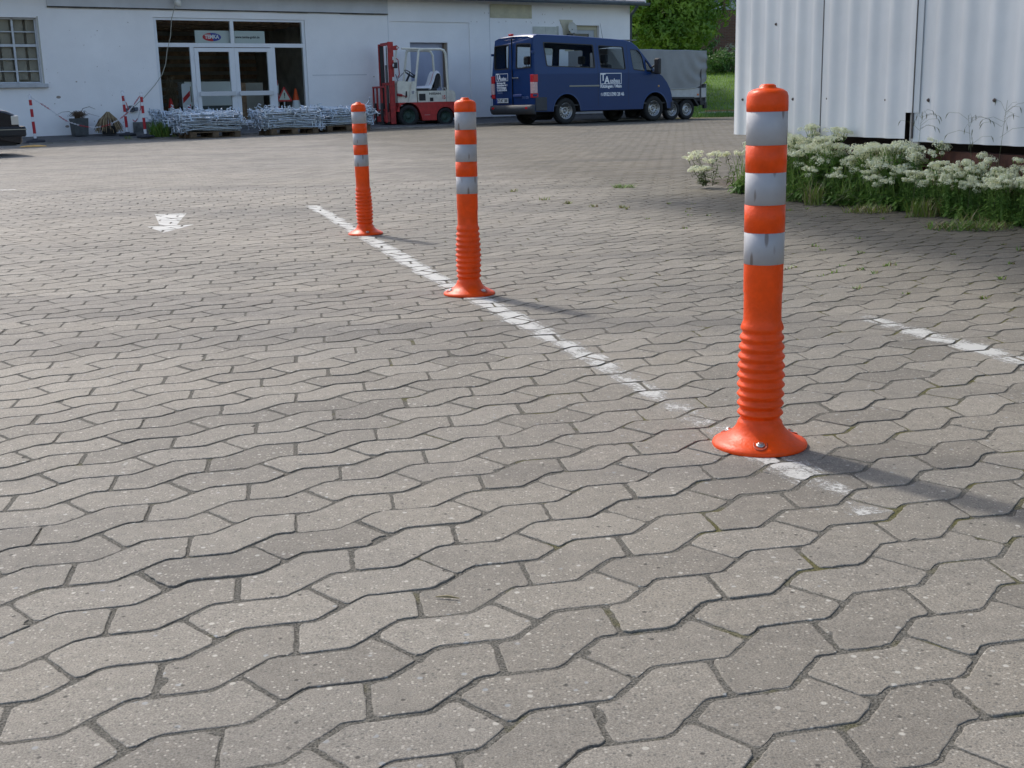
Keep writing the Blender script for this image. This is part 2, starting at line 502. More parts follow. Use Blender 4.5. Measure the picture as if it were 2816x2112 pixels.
for row in range(-330, 60):
    for k in range(-260, 260):
        c0 = uv((k + 1.0) * PER, -(row + .5) * ROWH)
        x, y = c0
        if y < .75 or y > Ymax or x < -.47 * y - 2.2 or x > .47 * y + 2.2: continue
        dwall = (Vector((x, y)) - WA).dot(WN)
        if dwall < KERB_OFF + .02: continue
        rel = Vector((x, y)) - HA
        if rel.dot(HNL) < bed_front(rel.dot(HW)) - .15 + rnd.uniform(-.06, .06) and rel.dot(HW) < .5: continue
        if x > 12: continue
        lod = 0 if (y < 4.6 and abs(x) < .45 * y + .8) else (1 if y < 12 else 2)
        jw = .0037 if lod < 2 else .0034
        p = inset(stone_uv(row, k), jw + rnd.uniform(-.0008, .0012))
        cxu = sum(q[0] for q in p) / 8; cyu = sum(q[1] for q in p) / 8
        an = max(-.012, min(.012, rnd.gauss(0, .007))); ox, oy = rnd.uniform(-.0016, .0016), rnd.uniform(-.0016, .0016)
        ca, sa = math.cos(an), math.sin(an)
        p = [(cxu + (a - cxu) * ca - (b_ - cyu) * sa + ox + rnd.uniform(-.001, .001), cyu + (a - cxu) * sa + (b_ - cyu) * ca + oy + rnd.uniform(-.001, .001)) for a, b_ in p]
        if lod == 0:
            p = chaikin(chaikin(p, rnd.uniform(.004, .009)), .002)
            q2 = []
            for i in range(len(p)):
                a, b_ = p[i - 1], p[i]
                L = math.hypot(b_[0] - a[0], b_[1] - a[1]); n_ = max(1, int(L / .011))
                for s_ in range(n_):
                    l_ = lerp(a, b_, s_ / n_)
                    q2.append((l_[0] + rnd.gauss(0, .00065), l_[1] + rnd.gauss(0, .00065)))
            # chipped corner now and then
            if rnd.random() < .3:
                ci = rnd.randrange(len(q2)); cc = q2[ci]; rr = rnd.uniform(.006, .014)
                q2 = [(a + (cxu - a) * .09, b_ + (cyu - b_) * .09) if math.hypot(a - cc[0], b_ - cc[1]) < rr else (a, b_) for a, b_ in q2]
            p = q2
        elif lod == 1: p = chaikin(p, .012)
        hz = max(-.0004, min(.0013, rnd.gauss(0, .0006))) if lod < 2 else rnd.gauss(0, .0006)
        tx, ty = rnd.gauss(0, .004), rnd.gauss(0, .004)
        if lod == 2: tx *= .5; ty *= .5
        W_ = [uv(a, b_) for a, b_ in p]
        cc = uv(cxu, cyu)
        H = lambda q, hz=hz, tx=tx, ty=ty, cc=cc: gz(q[0], q[1]) + hz + tx * (q[0] - cc[0]) + ty * (q[1] - cc[1])
        base_i = len(pv); n = len(W_)
        tn = min(1, max(0, rnd.gauss(.5, .2))) if rnd.random() > .09 else rnd.uniform(-.0, .15)
        if lod == 2:
            pv += [(q[0], q[1], H(q)) for q in W_]
            pf.append(tuple(range(base_i, base_i + n))); ptint.append(tn)
        else:
            ins = .0026
            def shr(q, d):
                v_ = Vector((cc[0] - q[0], cc[1] - q[1])); return Vector((q[0], q[1])) + v_.normalized() * d
            rings = [[(q[0], q[1], H(q) - .012) for q in W_], [(q[0], q[1], H(q) - .0013) for q in W_]]
            if lod == 0:
                r1 = [shr(q, ins * .35) for q in W_]; rings.append([(q[0], q[1], H(q) - .0004) for q in r1])
            r2 = [shr(q, ins) for q in W_]; rings.append([(q[0], q[1], H(q)) for q in r2])
            for rg in rings: pv += rg
            m_ = len(rings)
            for a in range(m_ - 1):
                for i in range(n):
                    pf.append((base_i + a * n + i, base_i + a * n + (i + 1) % n, base_i + (a + 1) * n + (i + 1) % n, base_i + (a + 1) * n + i)); ptint.append(tn)
            pf.append(tuple(range(base_i + (m_ - 1) * n, base_i + m_ * n))); ptint.append(tn)
        near_tops.append((x, y, W_, H))
me = bpy.data.meshes.new('paving')
me.from_pydata(pv, [], pf)
at = me.attributes.new('tint', 'FLOAT', 'FACE')
at.data.foreach_set('value', np.array(ptint, dtype=np.float32))
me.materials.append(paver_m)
bm = bmesh.new(); bm.from_mesh(me)
for f in bm.faces:
    if f.normal.z < -.2: f.normal_flip()
bm.to_mesh(me); bm.free()
paving = bpy.data.objects.new('paving', me); COL.objects.link(paving)
tag(paving, kind='structure')

# ------------------------------------------------------------------ worn white markings, cut to the tops of the pavers
def clip(poly, half):
    "Sutherland-Hodgman against half planes (nx,ny,d): keep n.p<=d"
    for nx_, ny_, d in half:
        out = []
        for i in range(len(poly)):
            a, b_ = poly[i - 1], poly[i]
            da, db = a[0] * nx_ + a[1] * ny_ - d, b_[0] * nx_ + b_[1] * ny_ - d
            if (da <= 0) != (db <= 0):
                t_ = da / (da - db); out.append((a[0] + (b_[0] - a[0]) * t_, a[1] + (b_[1] - a[1]) * t_))
            if db <= 0: out.append(b_)
        poly = out
        if len(poly) < 3: return []
    return poly
def halves(quad):
    cxq = sum(q[0] for q in quad) / len(quad); cyq = sum(q[1] for q in quad) / len(quad); hs = []
    for i in range(len(quad)):
        a, b_ = quad[i - 1], quad[i]
        nx_, ny_ = (b_[1] - a[1]), -(b_[0] - a[0]); d = nx_ * a[0] + ny_ * a[1]
        if nx_ * cxq + ny_ * cyq > d: nx_, ny_, d = -nx_, -ny_, -d
        hs.append((nx_, ny_, d))
    return hs
def marking(name, label, quads, wear, banded=True):
    mb = MB(); wv = []
    for quad in quads:
        hs = halves(quad)
        x0, x1 = min(q[0] for q in quad) - .15, max(q[0] for q in quad) + .15
        y0, y1 = min(q[1] for q in quad) - .15, max(q[1] for q in quad) + .15
        for x, y, W_, H in near_tops:
            if x0 < x < x1 and y0 < y < y1:
                pl = clip([tuple(shrq) for shrq in [(q[0] + (x - q[0]) * .03, q[1] + (y - q[1]) * .03) for q in W_]], hs)
                if len(pl) < 3: continue
                if len(quad) != 4 or not banded:
                    mb.add([(q[0], q[1], H(q) + .0006) for q in pl], [tuple(range(len(pl)))])
                    wv.append(wear(x, y) + rnd.gauss(0, .02)); continue
                A_, B_, C_, D_ = [Vector(q) for q in quad]; sw_ = rnd.gauss(0, .03)
                for bi in range(8):
                    t0_, t1_ = bi / 8, (bi + 1) / 8
                    sub = [tuple(A_.lerp(D_, t0_)), tuple(B_.lerp(C_, t0_)), tuple(B_.lerp(C_, t1_)), tuple(A_.lerp(D_, t1_))]
                    p3 = clip(pl, halves(sub))
                    if len(p3) < 3: continue
                    mb.add([(q[0], q[1], H(q) + .0006) for q in p3], [tuple(range(len(p3)))])
                    wv.append(wear(x, y) + sw_ + (.34, .17, .05, 0, 0, .05, .17, .34)[bi])
    o = mb.build(name, paint_m)
    a_ = o.data.attributes.new('wear', 'FLOAT', 'FACE'); a_.data.foreach_set('value', np.array(wv, dtype=np.float32))
    bm = bmesh.new(); bm.from_mesh(o.data)
    for f in bm.faces:
        if f.normal.z < 0: f.normal_flip()
    bm.to_mesh(o.data); bm.free()
    return tag(o, label, 'road marking')
def strip(pts, wd):
    out = []
    for a, b_ in zip(pts, pts[1:]):
        a, b_ = Vector(a), Vector(b_); n_ = (b_ - a).normalized(); n_ = Vector((-n_.y, n_.x)) * wd / 2
        out.append([tuple(a + n_), tuple(b_ + n_), tuple(b_ - n_), tuple(a - n_)])
    return out
def wear1(x, y):
    w_ = .19 + .12 * smooth(4.4, 3.2, y)
    if y < 3.15: w_ += .02
    if y < 2.95: w_ += .04 * smooth(2.98, 2.86, y) * (1 - smooth(2.62, 2.5, y))
    if y < 2.62: w_ += -.05 + .12 * smooth(2.35, 2.12, y)
    return w_
marking('painted_line', 'long worn white line running under the three orange bollards', strip([(-1.53, 9.5), (-.33, 5.32), (.36, 3.1), (.66, 2.08)], .14), wear1)
marking('painted_line', 'short worn white line on the paving at the right edge', strip([(1.215, 4.12), (1.44, 3.33), (1.75, 2.3), (1.95, 1.6)], .15), lambda x, y: .24 + .15 * smooth(3.7, 4.1, y))
marking('painted_arrow', 'small white arrow painted on the grey paving left of the bollards',
        [[(-2.575, 8.86), (-2.36, 8.93), (-2.19, 8.0), (-2.29, 7.97)], [(-2.375, 7.97), (-2.09, 8.08), (-2.165, 7.60)]], lambda x, y: .08, False)
marking('painted_line', 'end of a thin white line at the far left of the yard', strip([(-6.2, 11.55), (-4.95, 12.3)], .09), lambda x, y: .08)

# ------------------------------------------------------------------ orange bollards
orange_m = mat('orange_rubber', (.84, .072, .002), .42, spec=.30, noise=.16, nscale=14, bump=.12, bscale=120)
band_m = bpy.data.materials.new('reflective_grey')
band_m.use_nodes = True
t, b = nodes_of(band_m)
geo = N(t, 'ShaderNodeTexCoord').outputs['Object']
mp = N(t, 'ShaderNodeMapping'); mp.inputs['Scale'].default_value = (70, 70, 17); t.links.new(geo, mp.inputs[0])
v = N(t, 'ShaderNodeTexVoronoi'); v.inputs['Scale'].default_value = 1; t.links.new(mp.outputs[0], v.inputs['Vector'])
sp_ = N(t, 'ShaderNodeSeparateColor'); t.links.new(v.outputs['Color'], sp_.inputs[0])
nn = N(t, 'ShaderNodeTexNoise'); nn.inputs['Scale'].default_value = 18; nn.inputs['Detail'].default_value = 5; t.links.new(geo, nn.inputs['Vector'])
scr = mixc(t, 1.0, ramp(t, v.outputs['Distance'], .30, G3(1), .42, G3(0)), ramp(t, sp_.outputs[0], .56, G3(0), .60, G3(1)), 'MULTIPLY')
basec = ramp(t, nn.outputs[0], .3, (.34, .335, .345), .7, (.42, .415, .43))
t.links.new(mixc(t, mixc(t, 1.0, scr, G3(.7), 'MULTIPLY'), basec, (.13, .085, .06)), b.inputs['Base Color'])
b.inputs['Roughness'].default_value = .5
steel_m = mat('steel', (.55, .54, .52), .3, 1)
dark_hole_m = mat('bolt_recess', (.42, .04, .006), .6)

def make_bollard(bz_list):
    root = thing('bollard', '', 'bollard')
    prof = [(.0402, .255), (.0402, .278), (.0406, .284), (.0402, .288), (.0404, .335), (.0416, .339), (.0416, .3995)]
    nr, z0, z1 = 10, .262, .052
    p2 = []
    for i in range(nr + 1):
        zc = z1 + (z0 - z1) * i / nr
        rr = .0462 + .0028 * (1 - i / nr) + .0040 * math.sin(PI * i / nr)
        if i == 0: rr = .0485
        if i < nr:
            stp = (z0 - z1) / nr
            for q in range(6):
                an = q / 6; p2.append((rr - .0030 * (1 - math.cos(2 * PI * an)) - (.0065 / nr) * an, zc + stp * an))
        else: p2.append((rr, zc))
    foot = [(.1025, .0), (.1035, .004), (.1015, .0085), (.088, .0155), (.075, .0215), (.062, .030), (.0535, .040), (.0495, .047)]
    # lift the tubes between bands: recess where the bands sit
    post = foot + p2 + [(.0435, .270)] + prof[1:]
    for a, b_ in (( .466, .5235), (.590, .6455)):
        post += [(.0414, a - .065 + .0645), (.0414, a), (.0425, a + .0005), (.0425, b_ - .0005), (.0414, b_)]
    post = [q for q in post]
    post += [(.0414, .7135), (.0428, .714), (.0430, .728), (.0424, .744), (.0395, .752), (.031, .7575), (.0175, .7610), (.0165, .7655), (.012, .768), (.001, .7685)]
    z_sorted = foot + p2
    mb = MB().lathe(post, 56, caps=False)
    # shallow pockets for the bolts: push the flange vertices in
    for i, vtx in enumerate(mb.v):
        r_ = math.hypot(vtx[0], vtx[1])
    mb.build('post', orange_m, root)
    for a, b_ in ((.3995, .4665), (.5235, .5905), (.6455, .7135)):
        MB().lathe([(.0405, a), (.0423, a + .0006), (.0423, b_ - .0006), (.0405, b_)], 56, caps=False).build('reflective_band', band_m, root)
    for k in range(3):
        an = R(-100 + 120 * k)
        cx_, cy_ = .077 * math.cos(an), .077 * math.sin(an)
        mm = Matrix.Translation((cx_, cy_, .0192)) @ Matrix.Rotation(an, 4, 'Z') @ Matrix.Rotation(R(20), 4, 'Y')
        # teardrop recess: a lipped dark cup set 3 mm proud of the flange
        q = MB()
        q.lathe([(.0165, -.004), (.0168, .0016), (.0145, .0022), (.0130, .0008), (.001, .0006)], 24, 0, mm @ Matrix.Diagonal((1.15, .95, 1, 1)), caps=False)
        bo = q.build('bolt_recess', [dark_hole_m], root)
        h = MB().lathe([(.0088, .001), (.0088, .003), (.0062, .0032)], 20, 0, mm, caps=True)
        h.lathe([(.0058, .003), (.0058, .0056), (.0045, .0064)], 6, 0, mm, smooth=False)
        h.build('bolt', steel_m, root)
    return root
bol = make_bollard(0)
bl = [((.5435, 2.562), -.2, (R(.3), R(-.1)), 'nearest and largest orange bollard with three scratched grey bands, at right'),
      ((-.1626, 4.802), 58, (R(0), R(.9)), 'middle orange bollard with three grey bands, on the white line in front of the van'),
      ((-.852, 7.224), 25, (R(0), R(-.5)), 'farthest and smallest orange bollard, bent slightly, near the end of the white line')]
for i, (xy, rz, tl, lab) in enumerate(bl):
    o = bol if i == 0 else copy_tree(bol)
    o.location = (*xy, gz(*xy) + .0015)
    o.scale = (1, 1, (1.006, 1, 1)[i])
    o.rotation_euler = (tl[0], tl[1], R(rz))
    o.rotation_mode = 'ZYX' if False else 'XYZ'
    tag(o, lab, 'bollard', 'orange flexible bollards along the white line')

# ------------------------------------------------------------------ warehouse
plaster_m = mat('white_plaster', (.86, .84, .83), .9, noise=.05, nscale=.8, bump=.35, bscale=30)
plaster_band_m = mat('grey_white_band', (.58, .585, .60), .9, noise=.08, nscale=1.2, bump=.3, bscale=30)
dirt_m = mat('dirty_ledge', (.36, .30, .25), .95, noise=.3, nscale=4)
plinth_m = mat('concrete_plinth', (.15, .145, .13), .95, noise=.45, nscale=5, bump=.5, bscale=25)
pvc_m = mat('white_frame', (.72, .73, .75), .35, noise=.03, nscale=3)
pane_m = glass_mat('window_glass', (.94, .96, .95), .07)
room_m = mat('room_wall', (.34, .30, .26), .9, noise=.3, nscale=2)
gutter_m = mat('zinc_gutter', (.10, .125, .15), .5, .3, noise=.2, nscale=4)
roof_m = mat('grey_roof_sheet', (.17, .17, .18), .8, noise=.2, nscale=2)
wood_m = mat('dark_wood', (.34, .20, .12), .8, noise=.4, nscale=6)
WZ = R(90 - 55.6)
WHL = (-.86, 36, 0)
wh = thing('warehouse', 'long low white plastered warehouse with glazed shop entrance and grey gutter', 'building', WHL, WZ)
def wall_cells(mb, s0, s1, z0, z1, y0, y1, ops, mi=0):
    xs_ = sorted(set([s0, s1] + [q for o in ops for q in (o[0], o[1]) if s0 < q < s1]))
    zs_ = sorted(set([z0, z1] + [q for o in ops for q in (o[2], o[3]) if z0 < q < z1]))
    nxx, nzz = len(xs_) - 1, len(zs_) - 1
    solid = lambda i, j: 0 <= i < nxx and 0 <= j < nzz and not any(o[0] - 1e-6 <= xs_[i] and xs_[i + 1] <= o[1] + 1e-6 and o[2] - 1e-6 <= zs_[j] and zs_[j + 1] <= o[3] + 1e-6 for o in ops)
    for i in range(nxx):
        for j in range(nzz):
            if not solid(i, j): continue
            a, b_, c_, d_ = xs_[i], xs_[i + 1], zs_[j], zs_[j + 1]
            mb.add([(a, y0, c_), (b_, y0, c_), (b_, y0, d_), (a, y0, d_)], [(0, 1, 2, 3)], mi)
            mb.add([(a, y1, c_), (b_, y1, c_), (b_, y1, d_), (a, y1, d_)], [(3, 2, 1, 0)], mi)
            if not solid(i - 1, j): mb.add([(a, y0, c_), (a, y0, d_), (a, y1, d_), (a, y1, c_)], [(0, 1, 2, 3)], mi)
            if not solid(i + 1, j): mb.add([(b_, y0, c_), (b_, y1, c_), (b_, y1, d_), (b_, y0, d_)], [(0, 1, 2, 3)], mi)
            if not solid(i, j - 1): mb.add([(a, y0, c_), (a, y1, c_), (b_, y1, c_), (b_, y0, c_)], [(0, 1, 2, 3)], mi)
            if not solid(i, j + 1): mb.add([(a, y0, d_), (b_, y0, d_), (b_, y1, d_), (a, y1, d_)], [(0, 1, 2, 3)], mi)
ops = [(-14.6, -12.06, 1.42, 2.90), (-9.32, -5.28, .33, 2.96), (-2.74, -.14, .28, 2.975), (3.6, 4.61, 1.7, 2.96)]
mb = MB()
wall_cells(mb, -26, 5.84, .0, 3.62, 0, .30, ops, 0)
wall_cells(mb, -2.74, -.14, .28, 2.975, .035, .28, [(-2.1, -.87, .28, 2.42)], 0)       # walled-up gateway with a door in it
mb.box(5.54, 5.84, .305, 9.5, 0, 3.62, 0)
mb.box(-26, -25.7, .305, 9.5, 0, 3.62, 0)
mb.box(-25.69, 5.535, 9.2, 9.5, 0, 3.62, 0)
mb.add([(5.83, 0, 3.62), (5.83, 9.5, 3.62), (5.83, 4.75, 4.6)], [(0, 1, 2)], 0)
# fine joints and repaired seams in the plaster
for s0, s1, z in ((-5.14, -3.52, 1.545),): mb.box(s0, s1, -.006, .002, z, z + .02, 1)
for s0, z0, z1 in ((-2.80, .3, 3.16), (.55, .3, 3.5)): mb.box(s0, s0 + .012, -.005, .002, z0, z1, 1)
mb.build('wall', [plaster_m, plaster_band_m], wh)
mb = MB(); mb.box(-11.8, -2.8, -.045, -.001, 3.165, 3.60, 0); mb.build('upper_wall_band', plaster_band_m, wh)
mb = MB()
lx = -11.8
rr_ = random.Random(3)
while lx < -2.8:
    l2 = min(-2.8, lx + rr_.uniform(.3, 1.1)); mb.box(lx, l2 - .002, -.047 - rr_.uniform(0, .004), -.001, 3.135 + rr_.uniform(-.006, .006), 3.163, 0); lx = l2
mb.build('ledge', dirt_m, wh)
for q in ((-10.05, -9.325, -.035, .475), (-9.32, -5.28, -.16, .325), (-5.27, -2.76, -.02, .33), (-.12, 5.84, -.015, .33)):
    MB().box(q[0], q[1], q[2], .002, 0, q[3], 0, ch=.01).build('plinth', plinth_m, wh)
mb.build('plinth', plinth_m, wh)
# room behind the glass
mb = MB()
mb.box(-9.9, -4.6, .302, 5.0, .30, .325, 0); mb.box(-9.9, -4.6, .302, 5.0, 3.05, 3.1, 0)
mb.box(-9.95, -9.9, .302, 5, .325, 3.05, 0); mb.box(-4.6, -4.55, .302, 5, .325, 3.05, 0); mb.box(-9.9, -4.6, 5.0, 5.05, .325, 3.05, 0)
for i in range(11): mb.box(-9.89, -4.61, 4.93, 4.99, .5 + i * .22, .5 + i * .22 + .12, 1)
for i in range(5): mb.box(-9.9, -4.6, .9 + i * .85, 1.05 + i * .85, 2.9, 3.045, 1)
mb.build('room', [room_m, wood_m], wh)
# roof, gutter
mb = MB()
pitch = (4.75 + .35)
def rf(s0, s1, th=.08):
    e0, r0 = 3.60, 4.62
    mb.add([(s0, -.38, e0), (s1, -.38, e0), (s1, 4.75, r0), (s0, 4.75, r0), (s0, 9.9, e0), (s1, 9.9, e0),
            (s0, -.38, e0 + th), (s1, -.38, e0 + th), (s1, 4.75, r0 + th), (s0, 4.75, r0 + th), (s0, 9.9, e0 + th), (s1, 9.9, e0 + th)],
           [(0, 3, 2, 1), (3, 4, 5, 2), (6, 7, 8, 9), (9, 8, 11, 10), (0, 1, 7, 6), (4, 10, 11, 5), (0, 6, 9, 3), (3, 9, 10, 4), (1, 2, 8, 7), (2, 5, 11, 8)], 0)
rf(-26.3, 6.12)
for i in range(int(32 / .42)): mb.add([(-26.2 + i * .42, -.385, 3.690), (-26.16 + i * .42, -.385, 3.71), (-26.12 + i * .42, -.385, 3.690), (-26.2 + i * .42, 4.75, 4.71), (-26.16 + i * .42, 4.75, 4.73), (-26.12 + i * .42, 4.75, 4.71)], [(0, 1, 4, 3), (1, 2, 5, 4)], 0)
roof = mb.build('roof', roof_m, wh)
mb = MB(); mb.box(6.121, 6.16, -.40, 4.75, 3.60, 3.72, 0, Matrix.Identity(4))
for vtx in range(len(mb.v)):
    x_, y_, z_ = mb.v[vtx]; mb.v[vtx] = (x_, y_, z_ + (y_ + .38) * .1988)
mb.build('verge_board', mat('white_board', (.62, .62, .6), .6), roof)
mb = MB()
n = 12; vs = []
for x_ in (-26.3, 6.22):
    for ro in (.075, .068):
        for k in range(n + 1):
            an = PI + PI * k / n; vs.append((x_, -.455 + ro * math.cos(an), 3.615 + ro * math.sin(an)))
m1 = n + 1
fs = []
for k in range(n):
    fs.append((k, k + 1, 2 * m1 + k + 1, 2 * m1 + k)); fs.append((m1 + k, 3 * m1 + k, 3 * m1 + k + 1, m1 + k + 1)); fs.append((k, m1 + k, m1 + k + 1, k + 1)); fs.append((2 * m1 + k, 2 * m1 + k + 1, 3 * m1 + k + 1, 3 * m1 + k))
fs += [(0, 2 * m1, 3 * m1, m1), (n, m1 + n, 3 * m1 + n, 2 * m1 + n)]
mb.add(vs, fs, 0)
mb.tube([(-26.3, -.53, 3.617), (6.22, -.53, 3.617)], .009, 6)
mb.build('gutter', gutter_m, wh)
MB().tube([(5.78, -.42, 3.55), (5.86, -.22, 3.43), (5.94, .08, 3.30), (5.94, .09, .2)], .05, 10).build('downpipe', gutter_m, wh)

# shop entrance
sf = thing('x', '', ''); bpy.data.objects.remove(sf)
fr = MB()
y0, y1 = .03, .10
def bar(mb, a, b_, c_, d_, ya=y0, yb=y1, mi=0): mb.box(a, b_, ya, yb, c_, d_, mi)
bar(fr, -9.318, -9.24, .335, 2.955); bar(fr, -5.36, -5.284, .335, 2.955)
bar(fr, -9.239, -5.361, 2.90, 2.955); bar(fr, -9.239, -5.361, 2.262, 2.36)
bar(fr, -7.34, -7.25, 2.361, 2.899)
bar(fr, -8.44, -8.34, .335, 2.261); bar(fr, -6.27, -6.16, .335, 2.261)
bar(fr, -9.239, -8.441, .335, .42); bar(fr, -6.159, -5.361, .335, .42)
frame_o = fr.build('shop_window_frame', pvc_m, wh)
for a, b_, c_, d_ in ((-9.239, -7.341, 2.361, 2.899), (-7.249, -5.361, 2.361, 2.899), (-9.239, -8.441, .421, 2.261), (-6.159, -5.361, .421, 2.261)):
    MB().box(a, b_, .06, .066, c_, d_).build('pane', pane_m, frame_o)
for s0, s1, hs in ((-8.335, -7.315, -8.37), (-7.275, -6.275, None)):
    d = MB()
    gl0, gl1 = s0 + .105, s1 - .105
    d.box(s0, gl0, .02, .085, .36, 2.245); d.box(gl1, s1, .02, .085, .36, 2.245)
    d.box(gl0 + .0005, gl1 - .0005, .021, .084, 2.15, 2.244); d.box(gl0 + .0005, gl1 - .0005, .021, .084, .361, .45)
    do = d.build('door', pvc_m, wh)
    MB().box(gl0, gl1, .05, .056, .45, 2.15).build('pane', pane_m, do)
    h = MB(); h.box(s0 + .045, s1 - .02, -.055, -.022, 1.06, 1.175, 0, ch=.008); h.box(s0 + .06, s0 + .1, -.022, .02, 1.08, 1.15); h.box(s1 - .09, s1 - .05, -.022, .02, 1.08, 1.15)
    h.build('push_bar', mat('pale_grey_bar', (.60, .60, .60), .4), do)
    if hs:
        for z in (.95, 1.3, 1.95): MB().tube([(s0 - .012, .01, z), (s0 - .012, .01, z + .1)], .012, 8).build('hinge', pvc_m, do)
bar(fr := MB(), -7.314, -7.276, .36, 2.25, .025, .08); fr.build('door_rebate', pvc_m, wh)
# side window left
win = MB()
for s in (-13.4, -12.615): win.box(s, s + .045, .12, .17, 1.43, 2.895)
win.box(-14.59, -12.07, .12, .17, 2.86, 2.895); win.box(-14.59, -12.07, .12, .17, 1.43, 1.46); win.box(-12.10, -12.065, .12, .17, 1.461, 2.859)
for z, th in ((2.575, .022), (2.25, .06), (1.965, .022), (1.69, .022)): win.box(-14.58, -12.101, .125, .165, z, z + th)
wf = win.build('window', mat('grey_white_frame', (.52, .54, .56), .5, noise=.1, nscale=8), wh)
MB().box(-14.59, -12.07, .14, .146, 1.44, 2.88).build('pane', glass_mat('dusty_glass', (.8, .8, .78), .1), wf)
cb = MB()
for i in range(9): cb.box(-14.6 + i * .29, -14.6 + i * .29 + rr_.uniform(.16, .24), .20, .23, 1.42 + rr_.uniform(0, .1), 2.9)
cb.box(-14.7, -11.9, .302, .32, 1.2, 3.0)
cb.build('blind', mat('beige_blind', (.66, .62, .54), .9, noise=.15, nscale=2), wf)
MB().box(-14.8, -11.97, -.09, .118, 1.325, 1.415, ch=.01).build('window_sill', mat('pale_sill', (.46, .47, .48), .8, noise=.15, nscale=5), wf)
# reveal strips round the left window are beige
mb = MB(); mb.box(-12.059, -12.03, -.004, .0, 1.42, 2.93); mb.build('window_trim', mat('beige_trim', (.42, .40, .34), .8), wf)
# walled-up gateway door
d = MB(); d.box(-2.09, -.95, .20, .24, .29, 2.41); do = d.build('door', mat('blue_grey_door', (.36, .39, .50), .6, noise=.05, nscale=3), wh)
MB().box(-.95, -.875, .08, .239, .29, 2.41).build('door_frame', mat('tan_frame', (.22, .17, .12), .7), do)
# window at the right end with beige frame
mb = MB(); mb.box(3.605, 4.605, .10, .16, 2.83, 2.955); mb.box(4.50, 4.605, .10, .16, 1.71, 2.829); mb.box(3.605, 3.66, .10, .16, 1.71, 2.829); mb.box(3.661, 4.499, .10, .16, 1.71, 1.8)
wo_ = mb.build('window', mat('beige_frame', (.46, .42, .30), .7), wh)
mb = MB(); mb.box(3.661, 3.72, .12, .17, 1.801, 2.828); mb.box(4.30, 4.499, .12, .17, 1.801, 2.828); mb.box(3.721, 4.299, .12, .17, 2.72, 2.828); mb.build('window_frame', mat('old_grey_frame', (.42, .44, .45), .6), wo_)
MB().box(3.721, 4.299, .14, .146, 1.801, 2.719).build('pane', mat('dark_pane', (.05, .055, .05), .1), wo_)
# shutter box, boards
mb = MB(); mb.box(2.09, 2.54, -.03, .0, 2.1, 2.90); mb.box(2.545, 2.97, -.03, .0, 2.1, 2.90); mb.box(2.975, 3.03, -.04, .0, 2.1, 2.92)
mb.build('shutter', mat('cream_shutter', (.50, .50, .44), .6, noise=.1, nscale=5), wh)
mb = MB(); mb.box(.58, 2.05, -.025, -.001, 3.125, 3.50); mb.build('board', mat('cream_board', (.55, .50, .35), .8, noise=.15, nscale=3), wh)
mb = MB(); mb.prism([(3.08, 3.11), (3.57, 3.11), (3.57, 2.2), (3.28, 2.2), (3.2, 2.85)], -.022, -.001); mb.build('board', mat('cream_board_b', (.56, .51, .38), .8, noise=.15, nscale=3), wh)
def chip(s_, z_, w_, h_):
    MB().lathe([(w_ / 2, 0), (w_ / 3, .004)], 9, 0, Matrix.Translation((s_, .001, z_)) @ Matrix.Rotation(R(90), 4, 'X') @ Matrix.Diagonal((1, h_ / w_, 1, 1))).build('plaster_chip', dirt_m, wh)
for i in range(30): chip(rr_.uniform(-.1, 3.6), rr_.choice([3.0, 3.03, 3.25, 3.42, 3.46]), rr_.uniform(.012, .03), rr_.uniform(.02, .06))
for i in range(24):
    q = rr_.uniform(.012, .03); chip(rr_.uniform(-12, -9.6), rr_.uniform(.4, 2.9), q, q * .8)
for s_, z_, q in ((-11.75, 1.1, .12), (-11.62, .42, .11), (-11.3, 1.45, .05), (-11.1, 1.44, .03), (-3.3, 1.5, .05), (-5.05, .8, .04)): chip(s_, z_, q, q * .6)

# things fixed to the wall
def wt(name, label, cat, s, z, y=0, group=None): 
    p = Vector(WHL) + Vector((WW.x * s - WW.y * 0, WW.y * s, z)) + Vector((-WN.x * y, -WN.y * y, 0))
    return thing(name, label, cat, p, WZ, group)
lt = wt('wall_lamp', 'small white lamp on a bracket under the gutter above the shop entrance', 'lamp', -8.78, 3.33, -.05)
MB().tube([(0, 0, .12), (0, -.12, .14), (.02, -.16, .06)], .02, 8).build('bracket', mat('dark_bracket', (.08, .07, .06), .7), lt)
MB().lathe([(.03, .06), (.085, .02), (.07, -.08), (.035, -.13), (.001, -.135)], 20, 0, Matrix.Translation((.03, -.16, 0)) @ Matrix.Rotation(R(-25), 4, 'Y'), caps=False).build('lamp_shade', mat('lamp_white', (.7, .68, .62), .4), lt)
sw = wt('socket_box', 'small dark electrical socket box on the white wall beside the barrier posts', 'socket', -10.03, .78)
mb = MB(); mb.box(-.09, .02, -.09, -.001, -.06, .09, ch=.01); mb.box(.03, .12, -.09, -.001, -.04, .05, ch=.01); mb.box(-.2, -.12, -.06, -.001, -.06, .03, ch=.01); mb.build('box', mat('socket_grey', (.09, .10, .13), .5), sw)
MB().lathe([(.03, 0), (.03, .03)], 12, 0, Matrix.Translation((-.03, -.09, .01)) @ Matrix.Rotation(R(90), 4, 'X')).build('cap', mat('cap_black', (.02, .02, .02), .5), sw)
dish = wt('satellite_dish', 'pale round satellite dish on the cream board under the eaves behind the van', 'dish', 3.42, 2.86, -.05)
prf = [(.001, .035), (.06, .03), (.12, .015), (.165, -.01)]
MB().lathe(prf, 28, 0, Matrix.Translation((0, -.16, 0)) @ Matrix.Rotation(R(75), 4, 'X') @ Matrix.Diagonal((1, 1.1, -1, 1)), caps=False).build('reflector', mat('dish_grey', (.48, .47, .42), .6, noise=.1, nscale=9), dish)
